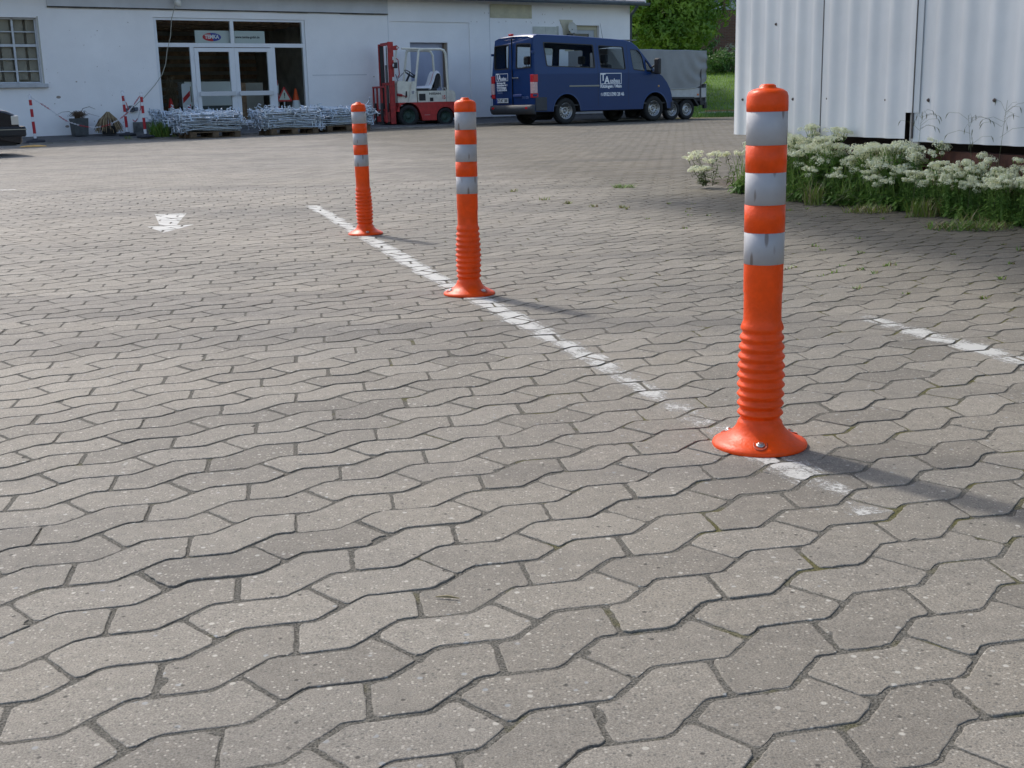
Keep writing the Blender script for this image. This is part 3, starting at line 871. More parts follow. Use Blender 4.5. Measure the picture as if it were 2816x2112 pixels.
mb = MB(); mb.tube([(0, 0, -.1), (0, -.14, -.04)], .02, 8); mb.tube([(0, -.15, -.15), (-.06, -.34, -.16)], .012, 6); mb.box(-.16, .02, -.2, -.05, -.34, -.16, ch=.02); mb.build('arm', mat('dish_dark', (.05, .045, .04), .6), dish)

# ------------------------------------------------------------------ strip of old asphalt and kerb in front of the warehouse
def wpt(s, off): return WA + WW * s + WN * off
mb = MB()
ss_ = [-26 + i * .8 for i in range(42)]
for i, s_ in enumerate(ss_):
    for off in (KERB_OFF, 1.3, .6, -.02):
        p = wpt(s_, off); zb = .215 + .006 * (s_ + 12)
        kz = gz(*wpt(s_, KERB_OFF)) + .028
        mb.v.append((p.x, p.y, zb + (kz - zb) * (max(off, 0) / KERB_OFF) ** .8))
for i in range(len(ss_) - 1):
    for j in range(3):
        mb.f.append((i * 4 + j, (i + 1) * 4 + j, (i + 1) * 4 + j + 1, i * 4 + j + 1)); mb.m.append(0); mb.sm.append(True)
tag(mb.build('pavement', asphalt_m), kind='structure')
mb = MB()
for i in range(64):
    s_ = -26 + i * .5
    if s_ > 5.8: break
    a = wpt(s_ + .006, KERB_OFF + .12); kw_ = -.78 if s_ < -9.6 else -.12
    g0 = gz(a.x, a.y)
    mm = Matrix.Translation((wpt(s_, KERB_OFF).x, wpt(s_, KERB_OFF).y, 0)) @ Matrix.Rotation(WZ, 4, 'Z')
    mb.box(.005, .495, .0, -kw_, g0 - .1, g0 + .032 + rnd.uniform(-.003, .003), 0, mm, ch=.008)
tag(mb.build('kerb', mat('pale_kerb', (.27, .25, .22), .9, noise=.25, nscale=7, bump=.4)), kind='structure')

# ------------------------------------------------------------------ corrugated hall on the right
HZ = R(90 + 14)
HL = (HA.x - HNL.x * .115, HA.y - HNL.y * .115, 0)
hall = thing('corrugated_hall', 'hall clad in white corrugated sheets standing behind the white flowering weeds', 'building', HL, HZ)
sheet_m = mat('white_corrugated_sheet', (.63, .65, .66), .38, noise=.06, nscale=1.5, bump=.05, bscale=30)
rust_m = mat('rusty_red_steel', (.10, .035, .022), .8, noise=.4, nscale=12)
WV = .268
def wave(s):
    ph = (s - .13) / WV
    c_ = (math.cos(2 * PI * ph) + 1) / 2
    return .028 * c_ ** 1.6
def sheet(s_hi, s_lo, zb, zt, layer, cut=None):
    mb = MB(); n_ = max(2, int((s_hi - s_lo) / .0134)); st = (s_hi - s_lo) / n_
    cols = [s_lo + st * i for i in range(n_ + 1)]
    off = layer * .009
    prev = None
    for side in (0, 1):
        o_ = len(mb.v)
        for z in (zb, zb + .17, zt):
            for s_ in cols: mb.v.append((s_, .10 + wave(s_) + off - side * .002, z))
        m_ = len(cols)
        for j in range(2):
            for i in range(n_):
                if cut and j == 0 and cols[i + 1] < cut + .03 * 0: continue
                q = (o_ + j * m_ + i, o_ + j * m_ + i + 1, o_ + (j + 1) * m_ + i + 1, o_ + (j + 1) * m_ + i)
                mb.f.append(q if side else q[::-1]); mb.m.append(0); mb.sm.append(True)
    for i in range(n_):      # rim along the bottom, with vertices of its own
        z_ = zb + .17 if cut and cols[i + 1] < cut else zb
        y0_, y1_ = .10 + wave(cols[i]) + off, .10 + wave(cols[i + 1]) + off
        mb.add([(cols[i], y0_, z_), (cols[i + 1], y1_, z_), (cols[i + 1], y1_ - .002, z_), (cols[i], y0_ - .002, z_)], [(0, 1, 2, 3)])
    for c_ in (cols[0], cols[-1]):
        y_ = .10 + wave(c_) + off
        mb.add([(c_, y_, zb), (c_, y_ - .002, zb), (c_, y_ - .002, zt), (c_, y_, zt)], [(0, 1, 2, 3)])
    return mb
seams = [.25, -1.31, -2.575, -3.86, -5.15, -6.44, -7.73, -9.02, -10.31, -11.6]
bots = [.425, .447, .432, .425, .43, .43, .43, .43, .43]
for i in range(9):
    hi, lo = seams[i], seams[i + 1] - .045
    o = sheet(hi, lo, bots[i], 8.2, i % 2, cut=seams[2] + .13 if i == 1 else None).build('wall_sheet', sheet_m, hall)
for i in (1, 2, 3, 4):  # thin dark strips paint the shadow line where the sheets overlap
    MB().box(seams[i] - .004, seams[i] + .004, .10 + wave(seams[i]), .10 + wave(seams[i]) + .0125, bots[i] + .02, 8.1).build('seam_shadow', mat('seam_shade', (.10, .09, .085), .8) if 'seam_shade' not in bpy.data.materials else bpy.data.materials['seam_shade'], hall)
# the cut-away notch at the lower corner of the second sheet shows a grey strip behind
mb = MB(); mb.box(-2.60, -2.49, .082, .095, .40, .62); mb.build('backing_strip', mat('grey_strip', (.30, .31, .31), .7), hall)
for s_, z in ((.06, .72), (-.52, 1.30), (-.85, .715), (-1.41, .715), (-2.21, .70), (-2.70, .695), (-3.40, .69), (-4.2, .69), (-4.95, .69), (-5.7, .69)):
    mm = Matrix.Translation((s_, .10 + wave(s_) + .004, z)) @ Matrix.Rotation(R(-90), 4, 'X') @ Matrix.Diagonal((1, 1, 1, 1))
    MB().lathe([(.012, -.002), (.0115, .002), (.007, .003), (.0065, .009), (.004, .010)], 12, 0, mm).build('screw', mat('rusty_screw', (.13, .10, .085), .7, .3) if 'rusty_screw' not in bpy.data.materials else bpy.data.materials['rusty_screw'], hall)
MB().box(-12, .0, -.05, .03, .12, .375, 0).build('base_rail', rust_m, hall)
for s_ in (-.03, -4.0, -8.0): MB().box(s_ - .03, s_ + .03, -.06, .06, -.02, 8.1, 0).build('post', rust_m, hall)
mb = MB(); mb.box(-12, -.06, -.35, -.30, -.02, 8.1); mb.box(-.06, -.01, -6, -.30, -.02, 8.1); mb.build('inner_wall', mat('dark_inner', (.05, .035, .03), .9), hall)
mb = MB(); mb.prism([(-12.5, 8.2), (6.4, 8.2), (6.4, 8.42), (-12.5, 8.42)], -7, 4.5)  # unseen canopy over the hall, added to cast the shade beside the bed
mb.build('shade_canopy', mat('shade_canopy_sheet', (.45, .45, .44), .8), hall)
for s_ in (-11, -6, -1): MB().box(s_, s_ + .14, .13, 4.4, 8.02, 8.195).build('shade_canopy_beam', rust_m, hall)

# ------------------------------------------------------------------ planting bed
def hpt(s, n): return HA + HW * s + HNL * n
mb = MB(); rnd = random.Random(21)
ss_ = [.9 - i * .12 for i in range(90)]
for s_ in ss_:
    f_ = bed_front(s_)
    for j in range(9):
        n_ = -.5 + (f_ + .5 + .05) * j / 8; p = hpt(s_, n_)
        mb.v.append((p.x, p.y, gz(p.x, p.y) + (.012 + .018 * smooth(f_, f_ - .3, n_) + rnd.uniform(0, .012)) * smooth(f_ + .06, f_ - .02, n_) * (1 - smooth(.6, .85, s_)) - .003))
for i in range(len(ss_) - 1):
    for j in range(8): mb.f.append((i * 9 + j, (i + 1) * 9 + j, (i + 1) * 9 + j + 1, i * 9 + j + 1)); mb.m.append(0); mb.sm.append(True)
tag(mb.build('soil', soil_m), kind='structure')

stem_m = leaf_mat('weed_green', (.08, .19, .035), (.24, .38, .08), 9, .3)
stem2_m = leaf_mat('weed_grey_green', (.09, .13, .045), (.16, .20, .075), 11, .3)
flower_m = leaf_mat('cream_white_flowers', (.86, .87, .58), (.94, .94, .76), 40, .25, .8)
def leaf(mb, p, d, L, wdt, mi=0, droop=.3):
    p = Vector(p); d = Vector(d).normalized()
    side = d.cross(Vector((0, 0, 1)))
    if side.length < .1: side = Vector((1, 0, 0))
    side.normalize()
    q1 = p + d * L * .45; q2 = p + d * L + Vector((0, 0, -droop * L)); f_ = Vector((0, 0, wdt * .25))
    mb.add([p, q1 + side * wdt * .5 + f_, q2, q1 - side * wdt * .5 + f_, q1], [(0, 4, 1), (0, 3, 4), (4, 2, 1), (4, 3, 2)], mi)
def flower_head(mb, c, r_, rn, mi=0, nn=330):
    c = Vector(c)
    lobes = [(c + Vector((rn.gauss(0, r_ * .46), rn.gauss(0, r_ * .46), rn.uniform(-.3, .25) * r_)), r_ * rn.uniform(.28, .5)) for _ in range(9)]
    for _ in range(nn):
        lc, lr = rn.choice(lobes)
        d = Vector((rn.gauss(0, 1), rn.gauss(0, 1), rn.gauss(.35, .8))).normalized()
        p = lc + Vector((d.x, d.y, d.z * .7)) * lr
        a = d.cross(Vector((rn.uniform(-1, 1), rn.uniform(-1, 1), rn.uniform(-1, 1)))).normalized() * rn.uniform(.0028, .0048)
        b_ = d.cross(a).normalized() * a.length
        a *= 1.25; b_ *= 1.25
        mb.add([p + a, p + b_ , p - a, p - b_], [(0, 1, 2, 3)], mi)
def make_weed(seed, Hh, nst, lean=(0, 0), mtl=stem_m, leafn=15):
    rn = random.Random(seed)
    root = thing('flowering_weed', '', 'plant')
    st, fl = MB(), MB()
    for k in range(nst):
        a = rn.uniform(0, 2 * PI); r0 = rn.uniform(0, .05)
        b0 = Vector((r0 * math.cos(a), r0 * math.sin(a), 0)); h = Hh * rn.uniform(.72, 1.05)
        top = b0 + Vector((math.cos(a) * rn.uniform(.01, .11) + lean[0], math.sin(a) * rn.uniform(.01, .11) + lean[1], h))
        mid = (b0 + top) / 2 + Vector((rn.gauss(0, .012), rn.gauss(0, .012), .01))
        st.tube([b0, mid, top], [.0032, .0026, .0018], 5, caps=False)
        for q in range(leafn):
            tt = (q + .5) / leafn * .86; p = b0.lerp(mid, tt * 2) if tt < .5 else mid.lerp(top, tt * 2 - 1)
            an = rn.uniform(0, 2 * PI); L = rn.uniform(.05, .095) * (1.1 - tt * .6)
            leaf(st, p, (math.cos(an), math.sin(an), rn.uniform(.1, .8)), L, L * rn.uniform(.26, .42), 0, rn.uniform(.1, .5))
        for q in range(4):
            an = rn.uniform(0, 2 * PI); st.tube([top - Vector((0, 0, .07)), top + Vector((math.cos(an) * .03, math.sin(an) * .03, 0))], .0012, 4, caps=False)
        fl = MB(); flower_head(fl, top, rn.uniform(.046, .066), rn); fl.build('flower_head', flower_m, root)
    st.build('stems', mtl, root)
    return root
weeds = [make_weed(100 + i, rnd.uniform(.38, .46), rnd.choice([3, 4, 4, 5])) for i in range(6)]
wl = 'white-flowered weed in the dense bed below the corrugated wall'
used = set(); rnd = random.Random(77)
cnt = 0
for it in range(900):
    if cnt >= 135: break
    s_ = rnd.uniform(-4.2, -.62); f_ = bed_front(s_); n_ = rnd.uniform(.02, max(.15, f_ + .02))
    if n_ > f_ * .75 and s_ > -2.4 and rnd.random() < .6: continue
    p = hpt(s_, n_); i = rnd.randrange(6)
    if s_ > -.62: continue
    o = weeds[i] if i not in used else copy_tree(weeds[i]); used.add(i)
    o.location = (p.x, p.y, gz(p.x, p.y) + .01); o.rotation_euler = (rnd.gauss(0, .07), rnd.gauss(0, .07), rnd.uniform(0, 6.3))
    sc_ = rnd.uniform(.78, 1.05) * (1.0 if n_ < f_ * .7 else .66) * (.72 if s_ > -.6 else 1); o.scale = (sc_, sc_, sc_)
    tag(o, wl, 'plant', 'white-flowered weeds along the hall'); cnt += 1
# the lone plant leaning out left of the nearest bollard, with three named stems
o = make_weed(301, .27, 4, (-.08, .0), stem2_m, 18); o.location = (1.73, 10.42, .01); tag(o, 'lone pale-flowered weed leaning left at the corner post of the hall', 'plant')
o = make_weed(302, .17, 3, (-.10, -.05), stem2_m, 18); o.location = (1.66, 10.35, .01); tag(o, 'lowest white-flowered weed sprawling left onto the paving beside the hall corner', 'plant')
o = make_weed(303, .34, 2, (-.03, .0), stem2_m, 16); o.location = (1.88, 10.45, .01); tag(o, 'slim white-flowered weed standing against the dark corner post of the hall', 'plant')

# dense leafy undergrowth, one mass nobody could count
mb = MB(); rn = random.Random(9)
for _ in range(21000):
    s_ = rn.uniform(-5.2, -.66); f_ = bed_front(s_)
    n_ = rn.uniform(.0, f_ + .04); p = hpt(s_, n_); ed = smooth(f_ + .05, f_ - .25, n_)
    z = rn.random() ** .8 * (.06 + .27 * ed); an = rn.uniform(0, 2 * PI); L = rn.uniform(.03, .10)
    leaf(mb, (p.x, p.y, gz(p.x, p.y) + z), (math.cos(an), math.sin(an), rn.uniform(-.2, 1.0)), L, L * rn.uniform(.2, .5), 0 if rn.random() < .8 else 1, rn.uniform(.1, .6))
tag(mb.build('weeds', [stem_m, stem2_m]), 'dense dark green leafy undergrowth below the white flowers', 'undergrowth', kind='stuff')
mb = MB()
for _ in range(1300):
    s_ = rn.uniform(-5.0, -.6); f_ = bed_front(s_); n_ = f_ * rn.uniform(.3, 1.15); p = hpt(s_, n_); h_ = rn.uniform(.12, .36); a_ = rn.uniform(0, 6.28)
    b0 = Vector((p.x, p.y, gz(p.x, p.y))); q_ = b0 + Vector((math.cos(a_) * h_ * .35, math.sin(a_) * h_ * .35, h_)); sd_ = Vector((-math.sin(a_), math.cos(a_), 0)) * .0024; m_ = b0.lerp(q_, .55) + Vector((0, 0, h_ * .08))
    mb.add([b0 - sd_, b0 + sd_, m_ + sd_, m_ - sd_, q_], [(0, 1, 2, 3), (3, 2, 4)], 0)
tag(mb.build('grass', leaf_mat('blade_green', (.11, .21, .04), (.24, .34, .09), 8, .4)), 'long thin grass blades among the weeds of the flower bed', 'grass', kind='stuff')
# low grass and clover tufts creeping over the paving edge
tuft_m = leaf_mat('tuft_green', (.12, .20, .03), (.27, .32, .07), 8, .3)
dry_m = leaf_mat('dry_straw', (.22, .18, .09), (.34, .28, .15), 12, .2)
def tuft(n_, h, r_, seed, wd=.0035, mats=(0,), flat=.4):
    rn = random.Random(seed); mb = MB()
    for _ in range(n_):
        a = rn.uniform(0, 2 * PI); rr = r_ * rn.random() ** .6; p = Vector((rr * math.cos(a), rr * math.sin(a) * .7, 0))
        b_ = rn.uniform(0, 2 * PI); hh_ = h * rn.uniform(.4, 1); q = p + Vector((math.cos(b_) * hh_ * flat, math.sin(b_) * hh_ * flat, hh_)); sd_ = Vector((-math.sin(b_), math.cos(b_), 0)) * wd
        m_ = p.lerp(q, .5) + Vector((0, 0, hh_ * .12))
        mb.add([p - sd_, p + sd_, m_ + sd_ * .8, m_ - sd_ * .8, q], [(0, 1, 2, 3), (3, 2, 4)], rn.choice(mats))
    return mb
rn = random.Random(31)
def put_tuft(x, y, n_, h, r_, lab, flat=.5, mats=(0, 0, 1), grp=None, cat='grass tuft'):
    o = tuft(n_, h, r_, rn.randrange(9999), .0032, mats, flat).build('grass_tuft', [tuft_m, dry_m, stem_m])
    o.location = (x, y, gz(x, y) - .004); tag(o, lab, cat, grp); return o
put_tuft(2.58, 6.75, 460, .06, .24, 'low mat of clover and grass on the paving in front of the flower bed', 1.4, (0, 2, 2, 1))
put_tuft(2.60, 7.5, 170, .14, .13, 'taller yellow-green grass tuft at the front edge of the flower bed', .5)
put_tuft(2.33, 7.85, 150, .07, .16, 'small yellowish grass patch at the bed edge nearest the largest bollard', .9, (0, 1))
put_tuft(2.13, 8.45, 60, .20, .06, 'tall thin grass tuft at the front left of the flower bed', .45)
put_tuft(2.85, 7.1, 160, .1, .2, 'ragged grass patch at the right front of the flower bed', .8)
put_tuft(1.02, 10.6, 90, .05, .10, 'flat green weed on the paving left of the lone flowering weed', 1.8, (0, 0, 2))
for k, (x, y) in enumerate(((.05, 10.3), (.45, 9.0), (.62, 8.7), (.28, 9.35), (.82, 8.55))):
    put_tuft(x, y, 26, .035, .04, 'tiny grass tuft growing in a paving joint left of the largest bollard', 1.2, (0, 1), 'tiny grass tufts in the open paving')
for k in range(70):
    x = rn.uniform(.95, 3.2); y = rn.uniform(4.4, 9.0)
    rel = Vector((x, y)) - HA
    if rel.dot(HNL) < bed_front(rel.dot(HW)) - .05 or x > .45 * y + .2: continue
    # snap to a joint: walk to the nearest stone edge
    best = min(near_tops, key=lambda q: (q[0] - x) ** 2 + (q[1] - y) ** 2); wv_ = best[2][rn.randrange(len(best[2]))]
    put_tuft(wv_.x, wv_.y, rn.randrange(5, 16), rn.uniform(.012, .028), .02, 'small sprout in the paving joints in front of the flower bed', 1.3, (0, 1, 2), 'small sprouts in the joints near the bed')
# drooping oat grass in front of the hall
oat_m = leaf_mat('oat_grass', (.10, .13, .06), (.20, .20, .10), 15, .3)
for k, (s_, n_, h, lab) in enumerate(((-2.95, .22, .62, 'drooping oat grass left of the tallest pair, in front of the corrugated wall'), (-3.40, .14, .60, 'drooping oat grass with a wide nodding head at the right of the flower bed'), (-3.62, .12, .68, 'oat grass stalk nearest the right picture edge'))):
    p = hpt(s_, n_); mb = MB(); rn2 = random.Random(k)
    top = Vector((rn2.uniform(-.04, .04), 0, h)); mb.tube([(0, 0, 0), (.01, 0, h * .5), top], [.0015, .0012, .0008], 5)
    for q in range(11):
        a = rn2.uniform(-1.3, 1.3); b0 = Vector((.005, 0, h * .68)).lerp(top, rn2.random()); e = b0 + Vector((math.sin(a) * .13, rn2.uniform(-.05, .05), rn2.uniform(-.02, .07)))
        mb.tube([b0, (b0 + e) / 2 + Vector((0, 0, .02)), e], .0007, 4, caps=False)
        mb.tube([e, e + Vector((math.sin(a) * .012, 0, -.014)), e + Vector((math.sin(a) * .02, 0, -.035))], [.0008, .0028, .0006], 5, caps=False)
    o = mb.build('oat_grass', oat_m); o.location = (p.x, p.y, .01); tag(o, lab, 'grass')
# litter
paper_m = mat('white_litter', (.7, .7, .68), .7)
for (x, y, sz, lab) in ((2.24, 8.55, .05, 'crumpled white scrap of litter upright at the edge of the flower bed'), (2.40, 8.0, .045, 'flat white scrap of paper on the soil in front of the flower bed')):
    q = MB(); q.add([(-sz / 2, -.01, 0), (sz * .3, 0, .004), (sz * .5, .02, .03), (-sz * .2, .03, .035), (-sz * .6, .01, .02)], [(0, 1, 2, 3, 4)]); q.add([(-sz / 2, -.013, 0), (sz * .3, -.003, .004), (sz * .5, .017, .03), (-sz * .2, .027, .035), (-sz * .6, .007, .02)], [(4, 3, 2, 1, 0)])
    o = q.build('paper_scrap', paper_m); o.location = (x, y, gz(x, y) + .012); o.rotation_euler = (0 if 'upright' in lab else -.7, 0, .3); tag(o, lab, 'litter')
q = MB().tube([(-.018, .002, 0), (0, 0, .0012), (.019, -.006, 0)], [.0008, .0022, .0007], 6)
o = q.build('dry_stalk', dry_m); o.location = (-.108, 1.742, gz(-.108, 1.742) + .0025); tag(o, 'tiny dry straw lying on the paving in the foreground', 'straw')

# ------------------------------------------------------------------ wheels
tyre_m = mat('tyre_rubber', (.018, .018, .018), .85, noise=.3, nscale=20)
silver_m = mat('silver_rim', (.42, .42, .42), .35, .8, noise=.1, nscale=12)
dark_m = mat('black_plastic', (.022, .022, .024), .6)
def make_wheel(parent, loc, r, wd, rimm, name='wheel', style=0, side=1):
    "axis along local y; side=+1: outer face towards -y"
    mm0 = Matrix.Rotation(R(90), 4, 'X')
    w_ = bpy.data.objects.new(name, None); COL.objects.link(w_); w_.parent = parent; w_.location = loc
    if side < 0: w_.rotation_euler = (0, 0, PI)
    h = wd / 2; ri = r * .62
    prof = [(ri, -h * .8), (ri + .01, -h), (r * .9, -h), (r * .975, -h * .82), (r, -h * .5), (r, h * .5), (r * .975, h * .82), (r * .9, h), (ri + .01, h), (ri, h * .8), (ri - .012, h * .4), (ri - .012, -h * .4), (ri, -h * .8)]
    mb = MB().lathe(prof, 40, 0, mm0, caps=False)
    for k in range(40):
        an = 2 * PI * k / 40; m2 = mm0 @ Matrix.Rotation(an, 4, 'Z')
        mb.box(r - .004, r + .005, -.006, .006, -h * .8, -h * .1, 0, m2); mb.box(r - .004, r + .005, .008, .02, h * .1, h * .8, 0, m2)
    mb.build('tyre', tyre_m, w_)
    rim = MB()
    if style == 0:   # pressed steel with round holes
        rim.lathe([(ri, h * .86), (ri - .006, h * .9), (ri - .016, h * .7), (ri - .02, h * .35), (ri * .82, h * .22), (ri * .8, h * .2)], 40, 0, mm0, caps=False)
        rim.lathe([(ri * .64, h * .2), (ri * .5, h * .42), (ri * .36, h * .48), (ri * .3, h * .25), (ri * .16, h * .25), (ri * .15, h * .42), (.001, h * .43)], 32, 0, mm0, caps=False)
        nH = 14
        for k in range(nH):
            a0, a1 = 2 * PI * (k + .27) / nH, 2 * PI * (k + .73) / nH
            vs_ = []
            for a in (a0, a1):
                for rr in (ri * .62, ri * .83): vs_.append(mm0 @ Vector((rr * math.cos(a), rr * math.sin(a), h * .2)))
            rim.add(vs_, [(0, 1, 3, 2)], 0)
        rim.lathe([(ri - .014, -h * .3), (.001, -h * .3)], 24, 1, mm0, caps=False)
        for k in range(5):
            an = 2 * PI * k / 5; rim.lathe([(.011, h * .26), (.011, h * .40), (.007, h * .42)], 6, 1, mm0 @ Matrix.Translation((ri * .235 * math.cos(an), ri * .235 * math.sin(an), 0)))
    else:
        rim.lathe([(ri, h * .86), (ri - .02, h * .6), (ri * .8, h * .1), (ri * .5, h * .05), (ri * .42, h * .35), (ri * .2, h * .4), (.001, h * .4)], 32, 0, mm0, caps=False)
        for k in range(8):
            an = 2 * PI * k / 8; rim.lathe([(.014, h * .06), (.014, h * .18)], 6, 0, mm0 @ Matrix.Translation((ri * .62 * math.cos(an), ri * .62 * math.sin(an), 0)))
    rim.build('rim', [rimm, dark_m], w_)
    return w_

# ------------------------------------------------------------------ blue van
blue_m = mat('van_blue', (.001, .030, .128), .32, 0, .38, noise=.04, nscale=2, coat=0)
vglass_m = glass_mat('van_glass', (.84, .87, .87), .10)
gask_m = mat('window_gasket', (.012, .012, .014), .5)
letter_m = mat('white_lettering', (.80, .82, .84), .5)
bump_m = mat('grey_bumper', (.045, .048, .055), .65, noise=.1, nscale=10)
red_m = mat('red_lens', (.55, .012, .018), .25)
clear_m = mat('clear_lens', (.55, .45, .42), .2)
VB = Vector((1.607, 32.3))
vo = VB - WW * 1.05
van = thing('blue_van', 'blue minibus van with white lettering parked in front of the warehouse', 'van', (vo.x, vo.y, .142), WZ)
W_V = 1.93
def ys(z):          # tumblehome of the near side
    return .0 if z < 1.28 else (z - 1.28) * .135
arch = lambda cx_, r_: [(cx_ - r_ * math.cos(a), .33 + r_ * math.sin(a)) for a in [PI * k / 12 for k in range(0, 13)]]
low = [(.03, .36), (.03, 1.28), (4.20, 1.28), (4.34, 1.20), (4.52, 1.03), (4.63, .86), (4.70, .70), (4.70, .36)]
low_out = [(.03, .34), (.03, 1.28), (4.20, 1.28), (4.36, 1.19), (4.52, 1.03), (4.63, .86), (4.70, .70), (4.72, .55), (4.70, .34)] + [(q[0], q[1]) for q in arch(4.09, .44)][::-1] + [(q[0], q[1]) for q in arch(1.05, .44)][::-1]
up_out = [(.03, 1.28), (.05, 1.6), (.10, 2.13), (.14, 2.2), (.22, 2.235), (1.5, 2.205), (3.1, 2.12), (3.34, 2.07), (3.52, 1.96), (3.74, 1.74), (4.10, 1.33), (4.20, 1.28)]
wins = [[(.38, 2.07), (.43, 1.47), (2.02, 1.415), (2.01, 2.015)], [(2.17, 2.0), (2.20, 1.42), (3.06, 1.375), (3.03, 1.965)], [(3.26, 1.905), (3.32, 1.37), (3.73, 1.325), (3.67, 1.70), (3.60, 1.83), (3.52, 1.885)]]
tri_w = [(3.765, 1.65), (3.79, 1.32), (4.03, 1.31)]
rw = [roundpoly(p, .05, 3) for p in wins] + [roundpoly(tri_w, .02, 2)]
seatm = mat('seat_fabric', (.035, .038, .045), .9)
for sd_, fy in (('near', lambda z: ys(z)), ('far', lambda z: W_V - ys(z))):
    mb = MB()
    mb.holed(low_out, [], lambda a, z: (a, fy(z), z))
    mb.holed(up_out, rw, lambda a, z: (a, fy(z), z))
    o_s = mb.build('side_panel', blue_m, van)
    sgn = -1 if sd_ == 'near' else 1
    for k, p in enumerate(wins + [tri_w]):
        pr = rw[k]; cx_ = sum(q[0] for q in pr) / len(pr); cz_ = sum(q[1] for q in pr) / len(pr)
        inn = [(cx_ + (a - cx_) * .965, cz_ + (z - cz_) * .94) for a, z in pr]; out_ = [(cx_ + (a - cx_) * 1.012, cz_ + (z - cz_) * 1.02) for a, z in pr]
        mb = MB(); mb.holed(out_, [inn[::1]], lambda a, z: (a, fy(z) + sgn * .004, z))
        n_ = len(inn)
        mb.add([(a, fy(z) + sgn * .004, z) for a, z in inn] + [(a, fy(z) - sgn * .03, z) for a, z in inn], [(i, (i + 1) % n_, n_ + (i + 1) % n_, n_ + i) for i in range(n_)])
        wf = mb.build('window_seal', gask_m, o_s)
        mb = MB(); mb.holed(inn, [], lambda a, z: (a, fy(z) - sgn * .008, z)); mb.build('window_glass', vglass_m, o_s)
# shell over the roof, hood and nose
path = [(4.72, .36), (4.74, .55), (4.72, .70), (4.66, .86), (4.55, 1.03), (4.38, 1.19), (4.20, 1.29), (4.10, 1.345), (3.74, 1.765), (3.53, 1.985), (3.35, 2.095), (3.1, 2.15), (1.5, 2.235), (.24, 2.265), (.13, 2.23), (.075, 2.15)]
mb = MB()
cols = []
for i, (x, z) in enumerate(path):
    a = path[max(0, i - 1)]; b_ = path[min(len(path) - 1, i + 1)]
    tx_, tz_ = b_[0] - a[0], b_[1] - a[1]; L = math.hypot(tx_, tz_); nx_, nz_ = tz_ / L, -tx_ / L
    if nx_ * (x - 2) + nz_ * (z - 1) < 0: nx_, nz_ = -nx_, -nz_
    row = []
    crown = .035 if z > 2.0 else (.05 if z < 1.25 else .04)
    for f_, ins_ in ((0, .035), (.012, .012), (.04, .0), (.10, -.25), (.3, -.8), (.5, -1), (.7, -.8), (.9, -.25)):
        pass
    for yy, ins_ in ((0, .032), (.010, .010), (.035, 0), (.25, -crown * .55), (.6, -crown * .92), (.965, -crown), (1.33, -crown * .92), (1.68, -crown * .55), (1.895, 0), (1.92, .010), (1.93, .032)):
        y_ = yy
        zz = z - nz_ * ins_; xx = x - nx_ * ins_
        tb = ys(zz)
        y_ = tb + yy * (W_V - 2 * tb) / W_V
        row.append((xx, y_, zz))
    cols.append(row)
nc = len(cols[0])
for row in cols: mb.v += row
ws_o = MB(); ws_o.v = list(mb.v)
for i in range(len(cols) - 1):
    for j in range(nc - 1):
        q = (i * nc + j, i * nc + j + 1, (i + 1) * nc + j + 1, (i + 1) * nc + j)
        if i in (7, 8) and 2 <= j <= nc - 4: ws_o.f.append(q); ws_o.m.append(0); ws_o.sm.append(True)
        else: mb.f.append(q); mb.m.append(0); mb.sm.append(True)
mb.build('roof_and_hood', blue_m, van, recalc=True)
ws_o.build('windscreen', vglass_m, van)
# rear doors: slanted plane with two windows
xr = lambda z: .03 + .045 * max(0, z - 1.28) * 1.0
ytop = .02
rear_out = [(.0, .36), (W_V, .36), (W_V, 1.28)] + [(W_V - ys(2.18), 2.18)] + [(W_V - .3, 2.225), (.965, 2.245), (.3, 2.225)] + [(ys(2.18), 2.18)] + [(0, 1.28)]
rwins = [roundpoly([(.15, 2.04), (.13, 1.44), (.80, 1.44), (.80, 2.06)], .05, 3), roundpoly([(1.80, 2.04), (1.80, 1.44), (1.13, 1.44), (1.13, 2.06)], .05, 3)]
rwins[1] = rwins[1][::1]
mb = MB(); mb.holed(rear_out, rwins, lambda y, z: (xr(z) - .012 - .02 * (1 - ((y - .965) / .965) ** 2), y, z)); 
dr = mb.build('rear_doors', blue_m, van)
for y_, s_ in ((0.0, 1), (W_V, -1)):      # rounded rear corner posts
    mb = MB()
    for z in (.36, .8, 1.28, 1.6, 1.9, 2.18):
        tb = ys(z); yb = y_ + s_ * tb
        mb.v += [(xr(z) - .012, yb + s_ * .02, z), (xr(z) - .008, yb + s_ * .004, z), (xr(z) + .02, yb - s_ * .0015, z), (.13, yb - s_ * .0015, z)]
    o_ = 0
    for i in range(5):
        for j in range(3): mb.f.append((o_ + i * 4 + j, o_ + i * 4 + j + 1, o_ + (i + 1) * 4 + j + 1, o_ + (i + 1) * 4 + j)); mb.m.append(0); mb.sm.append(True)
    mb.build('corner_post', blue_m, van)
